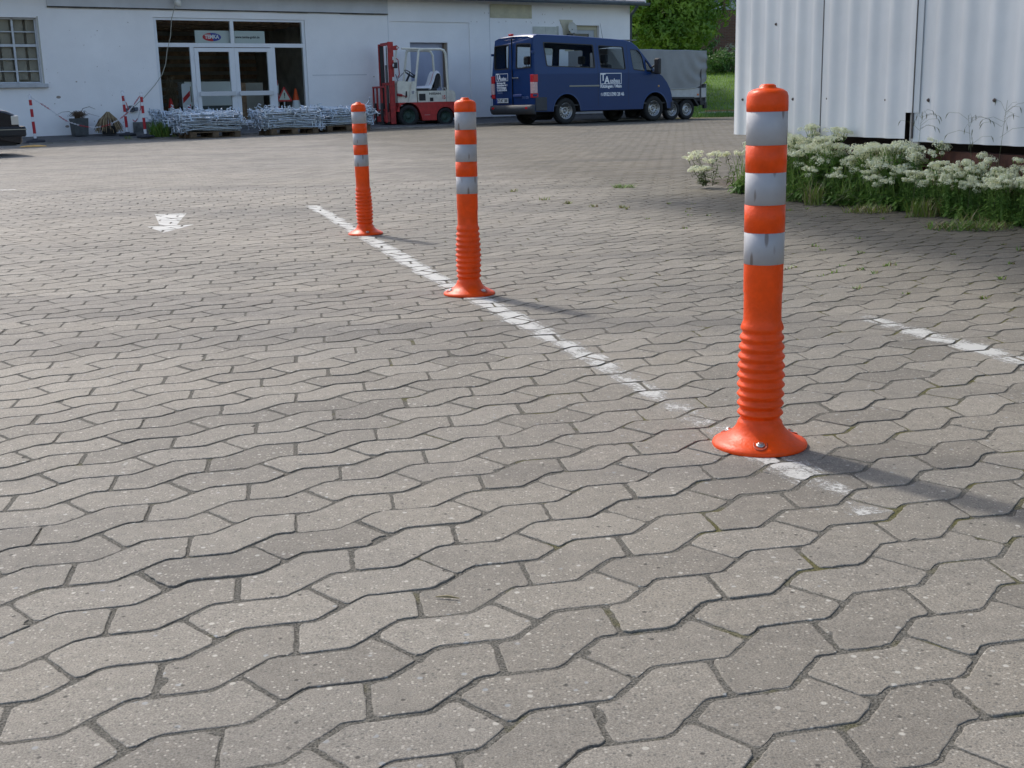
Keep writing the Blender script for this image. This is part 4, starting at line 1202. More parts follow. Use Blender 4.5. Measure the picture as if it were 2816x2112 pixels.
for k, pr in enumerate(rwins):
    cx_ = sum(q[0] for q in pr) / len(pr); cz_ = sum(q[1] for q in pr) / len(pr)
    inn = [(cx_ + (a - cx_) * .94, cz_ + (z - cz_) * .95) for a, z in pr]; out_ = [(cx_ + (a - cx_) * 1.03, cz_ + (z - cz_) * 1.03) for a, z in pr]
    X = lambda y, z, d=0: (xr(z) - .036 + d, y, z)
    mb = MB(); mb.holed(out_, [inn], lambda y, z: X(y, z)); n_ = len(inn)
    mb.add([X(*q) for q in inn] + [X(q[0], q[1], .04) for q in inn], [(i, (i + 1) % n_, n_ + (i + 1) % n_, n_ + i) for i in range(n_)])
    mb.build('window_seal', gask_m, dr)
    mb = MB(); mb.holed(inn, [], lambda y, z: X(y, z, .008)); mb.build('window_glass', vglass_m, dr)
for y_ in (.96,): MB().box(-.012, .02, .957, .967, .42, 2.2).build('door_gap', gask_m, dr)
for y_, z in ((-.01, 1.82), (-.01, .75), (1.94, 1.82), (1.94, .75)):
    if z > 1: y_ += .07 if y_ < 1 else -.07
    MB().box(-.03, .09, y_ - .02, y_ + .02, z - .03, z + .03, ch=.008).build('hinge', blue_m, dr)
MB().box(-.045, -.02, .64, .92, 1.185, 1.215, ch=.006).build('handle', mat('chrome', (.6, .6, .6), .2, 1), dr)
MB().box(-.05, -.015, .50, .88, .72, .78, ch=.01).build('recess_trim', mat('blue_trim', (.03, .06, .2), .4), dr)
MB().box(-.05, .04, .90, 1.03, 2.255, 2.315, ch=.015).build('brake_light', red_m, van)
# bumper with lower lip
mb = MB()
bp_ = [(.02, .52), (-.10, .50), (-.12, .40), (-.08, .30), (.02, .27)]
yseq = [(-.015, .9), (.0, .3), (.06, 0), (1.87, 0), (1.93, .3), (1.945, .9)]
rows = []
for y_, k in yseq: rows.append([(x + (.14 - 0) * k if x < 0 else x + .02 * k, y_, z) for x, z in bp_])
for r_ in rows: mb.v += r_
for i in range(len(rows) - 1):
    for j in range(4): mb.f.append((i * 5 + j, i * 5 + j + 1, (i + 1) * 5 + j + 1, (i + 1) * 5 + j)); mb.m.append(0); mb.sm.append(True)
mb.build('rear_bumper', bump_m, van, recalc=True)
MB().box(.04, .40, -.02, .01, .36, .70, ch=.012).build('bumper_corner', bump_m, van)
for y_ in (.20, 1.73): MB().box(-.118, -.10, y_ - .05, y_ + .05, .41, .465, ch=.004).build('reflector', red_m, van)
MB().box(4.60, 4.80, .0, 1.93, .26, .56, ch=.06).build('front_bumper', bump_m, van)
for y_, s_ in ((.0, 1), (1.93, -1)):
    tl = MB().box(-.015, .13, y_ - .008 * s_, y_ + .14 * s_, 1.08, 1.27, ch=.01).box(-.015, .13, y_ - .008 * s_, y_ + .14 * s_, .69, .80, ch=.01).build('tail_lamp', red_m, van)
    MB().box(-.018, .11, y_ - .010 * s_, y_ + .13 * s_, .801, 1.079, ch=.006).build('reversing_lens', mat('pale_lens', (.62, .42, .40), .3, noise=.25, nscale=40), tl)
MB().box(.45, 1.93 - .0, -.004, .0, .955, 1.0).build('side_moulding', mat('blue_trim2', (.02, .045, .19), .4), van) if False else None
MB().box(1.14, 2.14, -.012, .0, .945, .985, ch=.004).build('door_rail', mat('rail_grey', (.25, .25, .22), .5), van)
for x_ in (2.10, 3.16, 3.86 - .62):
    pass
for poly in ([(2.095, .45), (2.105, .45), (2.105, 2.06), (2.095, 2.06)], [(3.145, .45), (3.155, .45), (3.155, 2.02), (3.145, 2.02)]):
    mb = MB()
    for z0_, z1_ in ((poly[0][1], 1.28), (1.28, poly[2][1])): mb.add([(poly[0][0], ys(z0_) - .002, z0_), (poly[1][0], ys(z0_) - .002, z0_), (poly[1][0], ys(z1_) - .002, z1_), (poly[0][0], ys(z1_) - .002, z1_)], [(0, 1, 2, 3)])
    mb.build('door_gap', gask_m, van)
for cx_ in (1.05, 4.09):     # arches and wheels
    mb = MB(); ar = arch(cx_, .44); ar2 = arch(cx_, .475); n_ = len(ar)
    mb.add([(a, -.012, z) for a, z in ar] + [(a, -.004, z) for a, z in ar2] + [(a, .35, z) for a, z in ar], [(i, i + 1, n_ + i + 1, n_ + i) for i in range(n_ - 1)], 0, True)
    mb.add([(a, -.012, z) for a, z in ar] + [(a, .35, z) for a, z in ar], [(i, i + 1, n_ + i + 1, n_ + i) for i in range(n_ - 1)], 1)
    mb.add([(a, .35, z) for a, z in ar], [tuple(range(n_))], 1)
    mb.build('wheel_arch', [blue_m, dark_m], van)
    make_wheel(van, (cx_, .13, .335), .335, .205, silver_m)
    make_wheel(van, (cx_, W_V - .13, .335), .335, .205, silver_m, side=-1)
    MB().tube([(cx_, .2, .33), (cx_, W_V - .2, .33)], .05, 8).build('axle', dark_m, van)
mb = MB(); mb.box(.1, 4.65, .36, W_V - .36, .30, .45); mb.box(.1, 4.65, .03, W_V - .03, .46, .50); mb.build('underbody', dark_m, van)
MB().lathe([(.16, 0), (.16, .55)], 16, 0, Matrix.Translation((.5, .75, .27)) @ Matrix.Rotation(R(90), 4, 'Y')).build('silencer', dark_m, van)
# interior seats
def seat(x_, y_, wd):
    mb = MB(); mb.box(x_, x_ + .45, y_, y_ + wd, .78, .95, ch=.04); mb.box(x_ - .12, x_ + .02, y_, y_ + wd, .95, 1.52, ch=.05)
    so_ = mb.build('seat', seatm, van)
    n_ = 1 if wd < .6 else 2
    for i in range(n_):
        yc = y_ + wd * (i + .5) / n_
        hb = MB(); hb.box(x_ - .12, x_ - .02, yc - .13, yc + .13, 1.56, 1.78, ch=.04); hb.tube([(x_ - .07, yc - .05, 1.5), (x_ - .07, yc - .05, 1.58)], .008, 6); hb.tube([(x_ - .07, yc + .05, 1.5), (x_ - .07, yc + .05, 1.58)], .008, 6)
        hb.build('headrest', seatm, so_)
seat(1.0, .9, .9); seat(2.75, .22, .5); seat(2.75, 1.2, .5)
MB().tube([(2.22, .35, 2.0), (2.55, .38, 1.2)], .03, 8).build('seat_belt_post', dark_m, van)
MB().box(.2, 3.6, .2, 1.73, 2.14, 2.16).build('headliner', mat('headliner', (.25, .25, .25), .9), van)
mb = MB(); mb.box(3.9, 4.3, .1, 1.83, 1.0, 1.30, ch=.04); ds = mb.build('dashboard', dark_m, van)
MB().lathe([(.19, 0), (.205, .012), (.19, .024), (.18, .012), (.19, 0)], 24, 0, Matrix.Translation((3.72, 1.4, 1.25)) @ Matrix.Rotation(R(-60), 4, 'Y'), caps=False).build('steering_wheel', dark_m, van)
# mirror
mb = MB(); mb.tube([(3.98, .0, 1.30), (4.0, -.14, 1.28)], .035, 8); mb.tube([(3.98, .02, 1.42), (4.0, -.14, 1.50)], .02, 6)
mi_ = mb.build('wing_mirror', dark_m, van)
MB().box(3.95, 4.06, -.30, -.10, 1.24, 1.66, ch=.035).build('mirror_housing', dark_m, mi_)
MB().tube([(3.0, .9, 2.15), (2.9, .9, 2.62)], [.006, .003], 6).build('aerial', dark_m, van)
MB().lathe([(.03, 0), (.025, .012), (.001, .015)], 12, 0, Matrix.Translation((4.22, -.001, .93)) @ Matrix.Rotation(R(90), 4, 'X')).build('side_indicator', mat('amber', (.5, .3, .1), .3), van)
# lettering: near side
E1, E2 = (1, 0, 0), (0, 0, 1)
mb = MB()
for q in ((2.17, 2.90, 1.345, 1.362), (2.17, 2.90, 1.075, 1.092)): mb.box(q[0], q[1], -.003, .0 - .0005, q[2], q[3])
for q in ((2.17, 2.187), (2.883, 2.90)): mb.box(q[0], q[1], -.003, -.0005, 1.0925, 1.3445)
# frame lies on the flat lower panel below the windows
lg = mb.build('logo_frame', letter_m, van); lg.location = (0, 0, -.075)
text('lettering', 'T', .27, letter_m, van, (2.19, -.003, 1.175), E1, E2, sx=.95, bold=.008)
text('lettering', 'A', .27, letter_m, van, (2.31, -.004, 1.095), E1, E2, sx=.95, bold=.008)
text('lettering', 'usbau', .16, letter_m, van, (2.50, -.003, 1.083), E1, E2, sx=.93, bold=.004)
text('lettering', 'Kitzingen / Main', .115, letter_m, van, (2.17, -.003, .945), E1, E2, sx=.98, bold=.004)
text('lettering', '09321/390 28 46', .13, letter_m, van, (2.275, -.003, .735), E1, E2, sx=.80, bold=.004)
mb = MB(); mb.lathe([(.040, 0), (.040, .002), (.033, .002), (.033, 0)], 20, 0, Matrix.Translation((2.22, -.001, .735)) @ Matrix.Rotation(R(90), 4, 'X'), caps=False)
mb.tube([(2.205, -.004, .76), (2.215, -.004, .735), (2.24, -.004, .715)], .008, 6); mb.build('phone_symbol', letter_m, van)
# lettering: rear door (reads from the back: x axis points to -y)
RX, RU = (0, -1, 0), (0, 0, 1)
xl = -.045
mb = MB()
for q in ((1.10, 1.66, 1.315, 1.327), (1.10, 1.66, 1.135, 1.147)): mb.box(xl, xl + .003, q[0], q[1], q[2], q[3])
for q in ((1.10, 1.113), (1.647, 1.66)): mb.box(xl, xl + .003, q[0], q[1], 1.1475, 1.3145)
mb.build('logo_frame', letter_m, dr)
text('lettering', 'T', .20, letter_m, dr, (xl, 1.635, 1.25), RX, RU, sx=.95, bold=.007)
text('lettering', 'A', .20, letter_m, dr, (xl, 1.545, 1.215), RX, RU, sx=.95, bold=.007)
text('lettering', 'usbau', .12, letter_m, dr, (xl, 1.41, 1.195), RX, RU, sx=.88, bold=.003)
for z, tx_ in ((1.085, 'Bahn-Bauges. GbR'), (1.03, 'Mainbernheimer Str. 2'), (.965, '97318 Kitzingen'), (.90, 'Tel. 09321/390 28 46')):
    text('lettering', tx_, .062 if z != .965 else .078, letter_m, dr, (xl, 1.62, z), RX, RU, sx=.86, bold=.003)
text('lettering', 'SPRINTER', .055, mat('grey_letter', (.25, .3, .4), .5), dr, (xl, 1.60, .83), RX, RU)
text('lettering', '311 CDI', .09, mat('grey_letter2', (.16, .2, .35), .5), dr, (xl, .46, .70), RX, RU, sx=.9)
pl = MB().box(xl - .012, xl, 1.10, 1.64, .575, .69, ch=.003).build('number_plate', mat('plate_white', (.72, .72, .70), .5), dr)
MB().box(xl - .0135, xl - .0121, 1.60, 1.638, .58, .685).build('plate_band', mat('plate_blue', (.01, .04, .35), .5), pl)
text('lettering', 'KT:AT 580', .115, mat('plate_black', (.02, .02, .02), .6), pl, (xl - .0135, 1.59, .632), RX, RU, sx=.90, bold=.003)

# ------------------------------------------------------------------ tarpaulin trailer
TA = Vector((5.33, 36.5)); TOZ = gz(5.33, 36.5)
trl = thing('covered_trailer', 'twin-axle trailer under a grey tarpaulin parked behind the blue van', 'trailer', (TA.x, TA.y, TOZ), WZ)
tarp_m = mat('grey_tarpaulin', (.27, .275, .27), .6, noise=.10, nscale=1.3, bump=.15, bscale=14)
alu_m = mat('aluminium_panel', (.42, .43, .44), .45, .3, noise=.12, nscale=5)
s0, s1, wT = -3.0, .80, 1.75
ztop = lambda s_: 2.02 - .045 * (s_ - s0) / (s1 - s0) * 1.0
mb = MB(); ns, nz = 60, 26
def bulge(s_, zf):
    u_ = (s_ - s0) / (s1 - s0)
    d = (s1 - s_); r_ = math.hypot(d, (1 - zf) * 1.15)
    folds = .022 * math.sin(r_ * 17) * math.exp(-((d / 1.1) ** 2)) * smooth(0, .25, zf) * smooth(1.0, .8, zf)
    return -.03 * math.sin(PI * zf) * math.sin(PI * u_) * .6 + folds + .008 * math.sin(s_ * 11 + zf * 3)
for side in (0, 1):
    for j in range(nz + 1):
        for i in range(ns + 1):
            s_ = s0 + (s1 - s0) * i / ns; zf = j / nz
            zb_ = .88 + (.17 * smooth(.3, .8, s_) + .05 * smooth(.7, .8, s_)) ; z = zb_ + (ztop(s_) - zb_) * zf - .012 * abs(math.sin(s_ * 2.4)) * (zf > .97)
            y_ = bulge(s_, zf) - .015
            mb.v.append((s_, y_ if side == 0 else wT - y_, z))
    o_ = side * (ns + 1) * (nz + 1)
    for j in range(nz):
        for i in range(ns):
            q = (o_ + j * (ns + 1) + i, o_ + j * (ns + 1) + i + 1, o_ + (j + 1) * (ns + 1) + i + 1, o_ + (j + 1) * (ns + 1) + i)
            mb.f.append(q if side == 0 else q[::-1]); mb.m.append(0); mb.sm.append(True)
def row_top(side): o_ = side * (ns + 1) * (nz + 1) + nz * (ns + 1); return [o_ + i for i in range(ns + 1)]
a, b_ = row_top(0), row_top(1)
for i in range(ns): mb.f.append((a[i], a[i + 1], b_[i + 1], b_[i])); mb.m.append(0); mb.sm.append(False)
for e in (0, ns):
    for j in range(nz):
        q = (j * (ns + 1) + e, (j + 1) * (ns + 1) + e, (ns + 1) * (nz + 1) + (j + 1) * (ns + 1) + e, (ns + 1) * (nz + 1) + j * (ns + 1) + e)
        mb.f.append(q); mb.m.append(0); mb.sm.append(False)
tp = mb.build('tarpaulin', tarp_m, trl)
mb = MB(); mb.tube([(s0 + .02, -.04, .90), (-1.5, -.035, .885), (0, -.035, .88), (.35, -.035, .90)], .010, 6); mb.build('cord', mat('pale_cord', (.45, .45, .42), .8), tp)
MB().box(s0, .80, .0, wT, .62, .90, ch=.01).build('side_board', alu_m, trl)
MB().box(s0, .80, .05, wT - .05, .52, .615).build('chassis', dark_m, trl)
MB().box(.55, .585, -.03, .0, .42, 1.45).build('corner_strut', mat('dark_strut', (.10, .09, .085), .6), trl)
MB().box(.55, .70, -.035, .1, .40, .52, ch=.01).build('step', dark_m, trl)
MB().box(.70, .80, -.04, .05, .30, .48, ch=.01).build('lamp_bracket', dark_m, trl)
MB().box(.80, .815, .0, wT, .40, 1.02, ch=.005).build('tailboard', alu_m, trl)
mb = MB(); pf_ = [(-.98, .46), (-.86, .66), (.25, .64), (.46, .40), (.42, .37), (.22, .59), (-.83, .61), (-.93, .43)]
mb.prism(pf_, -.08, .16); mb.build('mudguard', dark_m, trl)
MB().box(.44, .50, -.012, .0, .68, .73).build('side_marker', mat('orange_lens', (.7, .16, .03), .3), trl)
for x_ in (-.585, 0.0):
    make_wheel(trl, (x_, .03, .29), .29, .17, silver_m); make_wheel(trl, (x_, wT - .03, .29), .29, .17, silver_m, side=-1)
    MB().tube([(x_, .1, .29), (x_, wT - .1, .29)], .035, 8).build('axle', dark_m, trl)
mb = MB(); mb.tube([(s0, .4, .5), (s0 - 1.2, .87, .45)], .04, 8); mb.tube([(s0, wT - .4, .5), (s0 - 1.2, .87, .45)], .04, 8); mb.build('drawbar', dark_m, trl)

# ------------------------------------------------------------------ forklift
FO = (-2.625, 33.3, .148)
FZ = R(90 - 64)
K_ = 1.067
fk = thing('forklift', 'red and cream forklift with a white towel over its seat, parked by the wall', 'forklift', FO, FZ)
cream_m = mat('cream_paint', (.74, .71, .60), .45, noise=.12, nscale=6)
fred_m = mat('forklift_red', (.46, .026, .022), .5, noise=.22, nscale=6)
fred2_m = mat('mast_red', (.38, .022, .020), .55, noise=.3, nscale=9)
FW = .98
def F(x, z): return (x * K_, (z - .22) * K_)     # measured (along, height) -> local
def fp(pts): return [F(*p) for p in pts]
def arc_pts(cx_, cz_, r_, a0, a1, n_): return [(cx_ + r_ * math.cos(R(a0 + (a1 - a0) * k / n_)), cz_ + r_ * math.sin(R(a0 + (a1 - a0) * k / n_))) for k in range(n_ + 1)]
body = [(-.22, .60)] + arc_pts(.02, .49, .33, 160, 12, 10) + [(.40, .37), (.78, .37)] + arc_pts(1.03, .44, .255, 165, 8, 9) + [(1.31, .42), (1.33, .82), (-.22, .82)]
mb = MB(); mb.prism(fp(body), .0, FW); fb = mb.build('body', fred_m, fk)
mb = MB(); mb.prism(fp([(.30, .823), (1.33, .823), (1.335, 1.0), (1.30, 1.08), (1.22, 1.10), (.30, 1.10)]), .02, FW - .02); en = mb.build('engine_cover', cream_m, fk)
for q in ((.325, .50, .86, 1.03, 'vent'), (.62, .71, .84, .93, 'vent')):
    (xa, za), (xb, zb) = F(q[0], q[2]), F(q[1], q[3]); MB().box(xa, xb, .012, .022, za, zb).build('vent', dark_m, en)
(xa, za), (xb, zb) = F(1.07, .823), F(1.078, 1.10); MB().box(xa, xb, .0175, .021, za, zb).build('panel_gap', dark_m, en)
mb = MB(); mb.prism(fp([(-.22, .823), (.25, .823), (.22, 1.32), (.10, 1.33), (-.16, 1.36), (-.22, 1.30)]), .10, FW - .10); mb.prism(fp([(.05, .823), (.27, .823), (.25, 1.34), (.16, 1.34)]), .02, .099); cw = mb.build('cowl', cream_m, fk)
(xa, za), (xb, zb) = F(-.02, .93), F(.03, 1.10); MB().prism([(xa, za), (xb, za + .03), (xb, zb), (xa + .02, zb)], .085, .10 - .001).build('vent', dark_m, cw)
(xa, za) = F(.13, 1.03); MB().box(xa, xa + .08, .015, .0195, za, za + .08).build('sticker', mat('grey_sticker', (.35, .35, .35), .6), cw)
# guard
g_m = cream_m
for y_ in (.04, FW - .04):
    pts = [F(.20, .83)] if False else None
    pl_ = [(.21, 1.0), (.37, 2.08), (.42, 2.12), (.95, 2.12), (1.05, 2.09), (1.10, 2.0), (1.14, 1.08)]
    MB().tube([(F(*q)[0], y_, F(*q)[1]) for q in pl_], .033, 10).build('overhead_guard', g_m, fk)
mb = MB()
for x_ in (.36, .50, .62, .74, .86, .98):
    mb2 = MB(); q = F(x_, 2.12); mb2.box(q[0] - .012, q[0] + .012, .06, FW - .06, q[1] - .01, q[1] + .012); mb2.build('guard_bar', g_m, fk)
q0 = F(-.08, 2.13); q1 = F(.40, 2.13); MB().tube([(q0[0], .06, q0[1] + .01), (q1[0], .05, q1[1])], .026, 8).build('guard_bar', g_m, fk)
MB().tube([(F(-.04, 2.12)[0], .55, F(-.04, 2.12)[1]), (F(-.19, 1.35)[0], .55, F(-.19, 1.35)[1])], .026, 8).build('guard_stay', g_m, fk)
# mast
def mast_ch(x0, x1, y0, y1, z0, z1, nm='mast_channel', m_=None):
    a, c_ = F(x0, z0); b_, d_ = F(x1, z1)
    mb = MB(); mb.box(a, b_, y0, y1, c_, d_, 0, ch=.008); return mb.build(nm, m_ or fred2_m, fk)
mast_ch(-.44, -.30, .06, .12, .30, 2.30); mast_ch(-.44, -.30, FW - .20, FW - .14, .30, 2.27)
mast_ch(-.42, -.33, .125, .16, .33, 2.24, 'inner_channel', dark_m); mast_ch(-.42, -.33, FW - .24, FW - .205, .33, 2.24, 'inner_channel', dark_m)
for z in (.50, 1.25, 2.22): mast_ch(-.41, -.34, .165, FW - .245, z, z + .07, 'mast_crossbar')
mast_ch(-.40, -.36, .40, .47, .3, 1.75, 'lift_cylinder', mat('cylinder', (.12, .12, .12), .35, .5))
for y_ in (.30, .56): MB().tube([(F(-.40, .5)[0], y_, F(-.40, .5)[1]), (F(-.40, 2.2)[0], y_, F(-.40, 2.2)[1])], .012, 6).build('lift_chain', dark_m, fk)
mb = MB(); pts_ = fp([(-.30, 2.20), (-.20, 2.215), (-.145, 2.16), (-.20, 2.10), (-.30, 2.10)]); mb.prism(pts_, .06, .10); ey = mb.build('tilt_lug', fred2_m, fk)
q = F(-.195, 2.158); MB().lathe([(.028, 0), (.028, .004)], 16, 0, Matrix.Translation((q[0], .058, q[1])) @ Matrix.Rotation(R(90), 4, 'X')).build('lug_eye', mat('eye_pale', (.55, .55, .5), .5), ey)
# load backrest and carriage
def bx(x0, x1, y0, y1, z0, z1, nm, m_): 
    a, c_ = F(x0, z0); b_, d_ = F(x1, z1); return MB().box(a, b_, y0, y1, c_, d_, 0, ch=.006).build(nm, m_, fk)
for y_ in (-.02, .26, .62, .90): bx(-.60, -.56, y_, y_ + .05, .62 if y_ in (.26, .62) else .34, 1.19, 'backrest_bar', fred2_m)
bx(-.605, -.555, -.02, .95, 1.19, 1.235, 'backrest_rail', fred2_m)
bx(-.60, -.55, -.02, .95, .62, .67, 'carriage_plate', fred2_m); bx(-.60, -.55, .1, .83, .36, .50, 'carriage_plate', fred2_m)
for y_ in (.14, .66):
    a, c_ = F(-.64, .24); mb = MB(); mb.box(a, a + .045, y_, y_ + .11, c_ + .0, c_ + .62, 0, ch=.006); mb.box(a - .95, a - .001, y_, y_ + .11, c_, c_ + .04, 0, ch=.006); mb.build('fork', dark_m, fk)
bx(-.52, -.45, .08, .80, .36, .60, 'lower_bracket', mat('rusty_red', (.25, .05, .04), .7, noise=.4, nscale=14))
# lamp, labels, grips
lp = bx(-.33, -.24, -.04, .05, 1.66, 1.80, 'head_lamp', dark_m)
q = F(-.335, 1.73); MB().lathe([(.05, 0), (.04, .02), (.001, .026)], 16, 0, Matrix.Translation((q[0], .0, q[1])) @ Matrix.Rotation(R(-90), 4, 'Y')).build('lens', mat('lamp_lens', (.6, .6, .6), .2), lp)
MB().tube([(F(-.24, 1.9)[0], .05, F(-.24, 1.9)[1]), (F(-.19, 1.86)[0], .05, F(-.19, 1.86)[1]), (F(-.17, 1.5)[0], .05, F(-.17, 1.5)[1]), (F(-.22, 1.44)[0], .05, F(-.22, 1.44)[1])], .014, 6).build('grab_handle', fred2_m, fk)
MB().tube([(F(-.70, 1.83)[0], .80, F(-.70, 1.83)[1]), (F(-.74, 1.8)[0], .80, F(-.74, 1.8)[1]), (F(-.74, 1.55)[0], .80, F(-.74, 1.55)[1]), (F(-.70, 1.5)[0], .80, F(-.70, 1.5)[1])], .012, 6).build('grab_handle', fred2_m, fk) if False else None
for q in ((-.335, -.305, 1.86, 1.94), (-.36, -.30, 1.36, 1.45)): bx(q[0], q[1], .054, .0595, q[2], q[3], 'label_plate', mat('label_white', (.6, .6, .58), .6) if 'label_white' not in bpy.data.materials else bpy.data.materials['label_white'])
mb = MB(); mb.tube([(F(-.25, 1.02)[0], .05, F(-.25, 1.02)[1]), (F(-.12, 1.0)[0], .06, F(-.12, 1.0)[1])], .035, 8); mb.tube([(F(-.12, 1.0)[0], .06, F(-.12, 1.0)[1]), (F(.0, .97)[0], .07, F(.0, .97)[1])], .012, 6); mb.build('tilt_cylinder', fred2_m, fk)
for x_, r_, wd in ((.02, .268, .22), (1.03, .225, .16)):
    rr = r_ * K_
    make_wheel(fk, (x_ * K_, .08, rr), rr, wd, mat('green_rim', (.035, .07, .055), .6, noise=.3, nscale=15) if 'green_rim' not in bpy.data.materials else bpy.data.materials['green_rim'], style=1)
    make_wheel(fk, (x_ * K_, FW - .08, rr), rr, wd, bpy.data.materials['green_rim'], style=1, side=-1)
bx(-.1, 1.2, .2, FW - .2, .34, .5, 'underbody', dark_m)
# steering wheel and levers
q = F(.24, 1.52); mm = Matrix.Translation((q[0], .42, q[1])) @ Matrix.Rotation(R(38), 4, 'Y')
mb = MB(); mb.lathe([(.165, 0), (.18, .013), (.165, .026), (.152, .013), (.165, 0)], 28, 0, mm, caps=False)
for k in range(3): mb.tube([mm @ Vector((0, 0, .0)), mm @ Vector((.165 * math.cos(k * 2.1), .165 * math.sin(k * 2.1), .013))], .011, 6)
mb.tube([mm @ Vector((0, 0, .0)), (F(.14, 1.33)[0], .42, F(.14, 1.33)[1])], .03, 8); mb.tube([mm @ Vector((.13, .0, .02)), mm @ Vector((.13, .0, .08))], .02, 8); mb.build('steering_wheel', dark_m, fk)
mb = MB(); mb.tube([(F(-.12, 1.34)[0], .3, F(-.12, 1.34)[1]), (F(-.18, 1.52)[0], .3, F(-.18, 1.52)[1])], .01, 6); mb.tube([(F(-.12, 1.42)[0], .3, F(-.12, 1.42)[1]), (F(.06, 1.56)[0], .35, F(.06, 1.56)[1])], .008, 6); mb.build('lever', dark_m, fk)
# seat
(a, c_) = F(.32, 1.10); (b_, d_) = F(.92, 1.17); MB().box(a, b_, .25, .75, c_, d_, 0, ch=.02).build('seat', dark_m, fk)
sb = MB().prism(fp([(.84, 1.16), (.97, 1.16), (1.02, 1.52), (.92, 1.54)]), .27, .73).build('seat_back', dark_m, fk)
# towel draped over seat and back
towel_m = mat('white_towel', (.80, .80, .82), .9, bump=.4, bscale=60); tred = mat('towel_stripe', (.6, .08, .08), .9)
tow = MB(); nu, nv = 34, 22
prof_t = [(.28, 1.13), (.31, 1.19), (.45, 1.205), (.62, 1.20), (.76, 1.22), (.83, 1.34), (.88, 1.5), (.93, 1.575), (1.0, 1.56), (1.045, 1.45), (1.06, 1.30), (1.07, 1.18)]
rn = random.Random(4); ph = [rn.uniform(0, 6) for _ in range(4)]
def tp_(u_):
    x = u_ * (len(prof_t) - 1); i = min(int(x), len(prof_t) - 2); f_ = x - i; return lerp(prof_t[i], prof_t[i + 1], f_)
for i in range(nu + 1):
    for j in range(nv + 1):
        u_, v_ = i / nu, j / nv; p = F(*tp_(u_)); y_ = .20 + .60 * v_
        ed = max(0, abs(v_ - .5) * 2 - .72) / .28
        dz = -ed ** 1.5 * (.09 if u_ < .4 else .05); wv = .010 * math.sin(9 * u_ + 7 * v_ + ph[0]) + .009 * math.sin(17 * v_ + 5 * u_ + ph[1]) + .006 * math.sin(23 * u_ - 11 * v_ + ph[2])
        tow.v.append((p[0] + wv * .8, y_ + (.5 - v_) * .10 * ed + wv * .3, p[1] + dz + wv + .012))
for i in range(nu):
    for j in range(nv):
        tow.f.append((i * (nv + 1) + j, (i + 1) * (nv + 1) + j, (i + 1) * (nv + 1) + j + 1, i * (nv + 1) + j + 1)); tow.m.append(1 if j == 8 and i < 22 else 0); tow.sm.append(True)
tw = tow.build('towel', [towel_m, tred], None); tw.parent = None
md = tw.modifiers.new('thick', 'SOLIDIFY'); md.thickness = .006
tw.location = FO; tw.rotation_euler = (0, 0, FZ); tag(tw, 'white towel with a red stripe draped over the forklift seat', 'towel')
q = F(.60, 1.025); text('lettering', 'NISSAN', .075, mat('black_letter', (.03, .03, .03), .5), en, (q[0], .017, q[1]), E1, E2, sx=1.35, bold=.002)
q = F(.955, .93); text('lettering', '15', .14, mat('red_letter', (.5, .03, .03), .5), en, (q[0], .017, q[1]), E1, E2, sx=.75, bold=.003)
(xa, za) = F(.45, .50); MB().box(xa, xa + .16, -.003, .0, za, za + .012).build('scratch', mat('scratch', (.45, .3, .28), .7), fb)
MB().tube([(F(1.15, 1.10)[0], .5, F(1.15, 1.10)[1]), (F(1.17, 1.16)[0], .5, F(1.17, 1.16)[1]), (F(1.24, 1.17)[0], .5, F(1.24, 1.17)[1]), (F(1.28, 1.09)[0], .5, F(1.28, 1.09)[1])], .012, 6).build('tow_loop', g_m, fk)

# ------------------------------------------------------------------ pallets with galvanised rods
pal_m = mat('weathered_wood', (.14, .095, .055), .9, noise=.4, nscale=5, bump=.5, bscale=40)
galv_m = mat('galvanised_steel', (.56, .62, .67), .36, .65, noise=.18, nscale=20)
def make_pallet():
    root = thing('wooden_pallet', '', 'pallet')
    for k in range(5): MB().box(0, 1.2, k * .164, k * .164 + .13, .122, .144, 0, ch=.003).build('deck_board', pal_m, root)
    for k in range(3): MB().box(k * .527, k * .527 + .145, 0, .8, .1, .1215, 0, ch=.003).build('cross_board', pal_m, root)
    for k in range(3): MB().box(0, 1.2, (.0, .35, .70)[k], (.1, .45, .80)[k], 0, .022, 0, ch=.003).build('bottom_board', pal_m, root)
    for x_ in (0, .527, 1.055):
        for y_ in (0, .35, .70): MB().box(x_, x_ + .145, y_, y_ + .1, .0225, .0995, 0, ch=.004).build('block', pal_m, root)
    return root
pal0 = make_pallet()
pals = [((-7.16, 28.0), 0, 'pallet of galvanised rods in front, left of the entrance door'), ((-7.95, 29.0), 2, 'pallet of galvanised rods behind and left, by the dark left side glass'),
        ((-5.50, 28.9), -2, 'middle pallet of galvanised rods, right of the glass doors'), ((-4.37, 30.2), 1, 'right-hand pallet of galvanised rods, behind the farthest bollard')]
def rod_mesh(L, seed):
    rn = random.Random(seed); mb = MB(); h = L / 2
    mb.tube([(-h, 0, 0), (h, 0, 0)], .0125, 6)
    for sx_ in (-1, 1):
        a = rn.uniform(0, PI); d = Vector((0, math.cos(a), math.sin(a))); c_ = Vector((sx_ * h, 0, 0)); w_ = rn.uniform(.045, .075)
        mb.tube([c_ - d * w_, c_ + d * w_], .013, 6)
        if rn.random() < .6: mb.tube([c_ + d * w_, c_ + d * w_ + Vector((sx_ * .05, 0, 0))], .011, 6)
        if rn.random() < .4: mb.tube([c_ - d * w_, c_ - d * w_ + Vector((-sx_ * .06, 0, 0))], .011, 6)
    return mb
protos = []
for k in range(7):
    o = rod_mesh((1.34, 1.28, 1.40, .62, .5, 1.2, .75)[k], k).build('galvanised_rod', galv_m); protos.append(o)
pused = set()
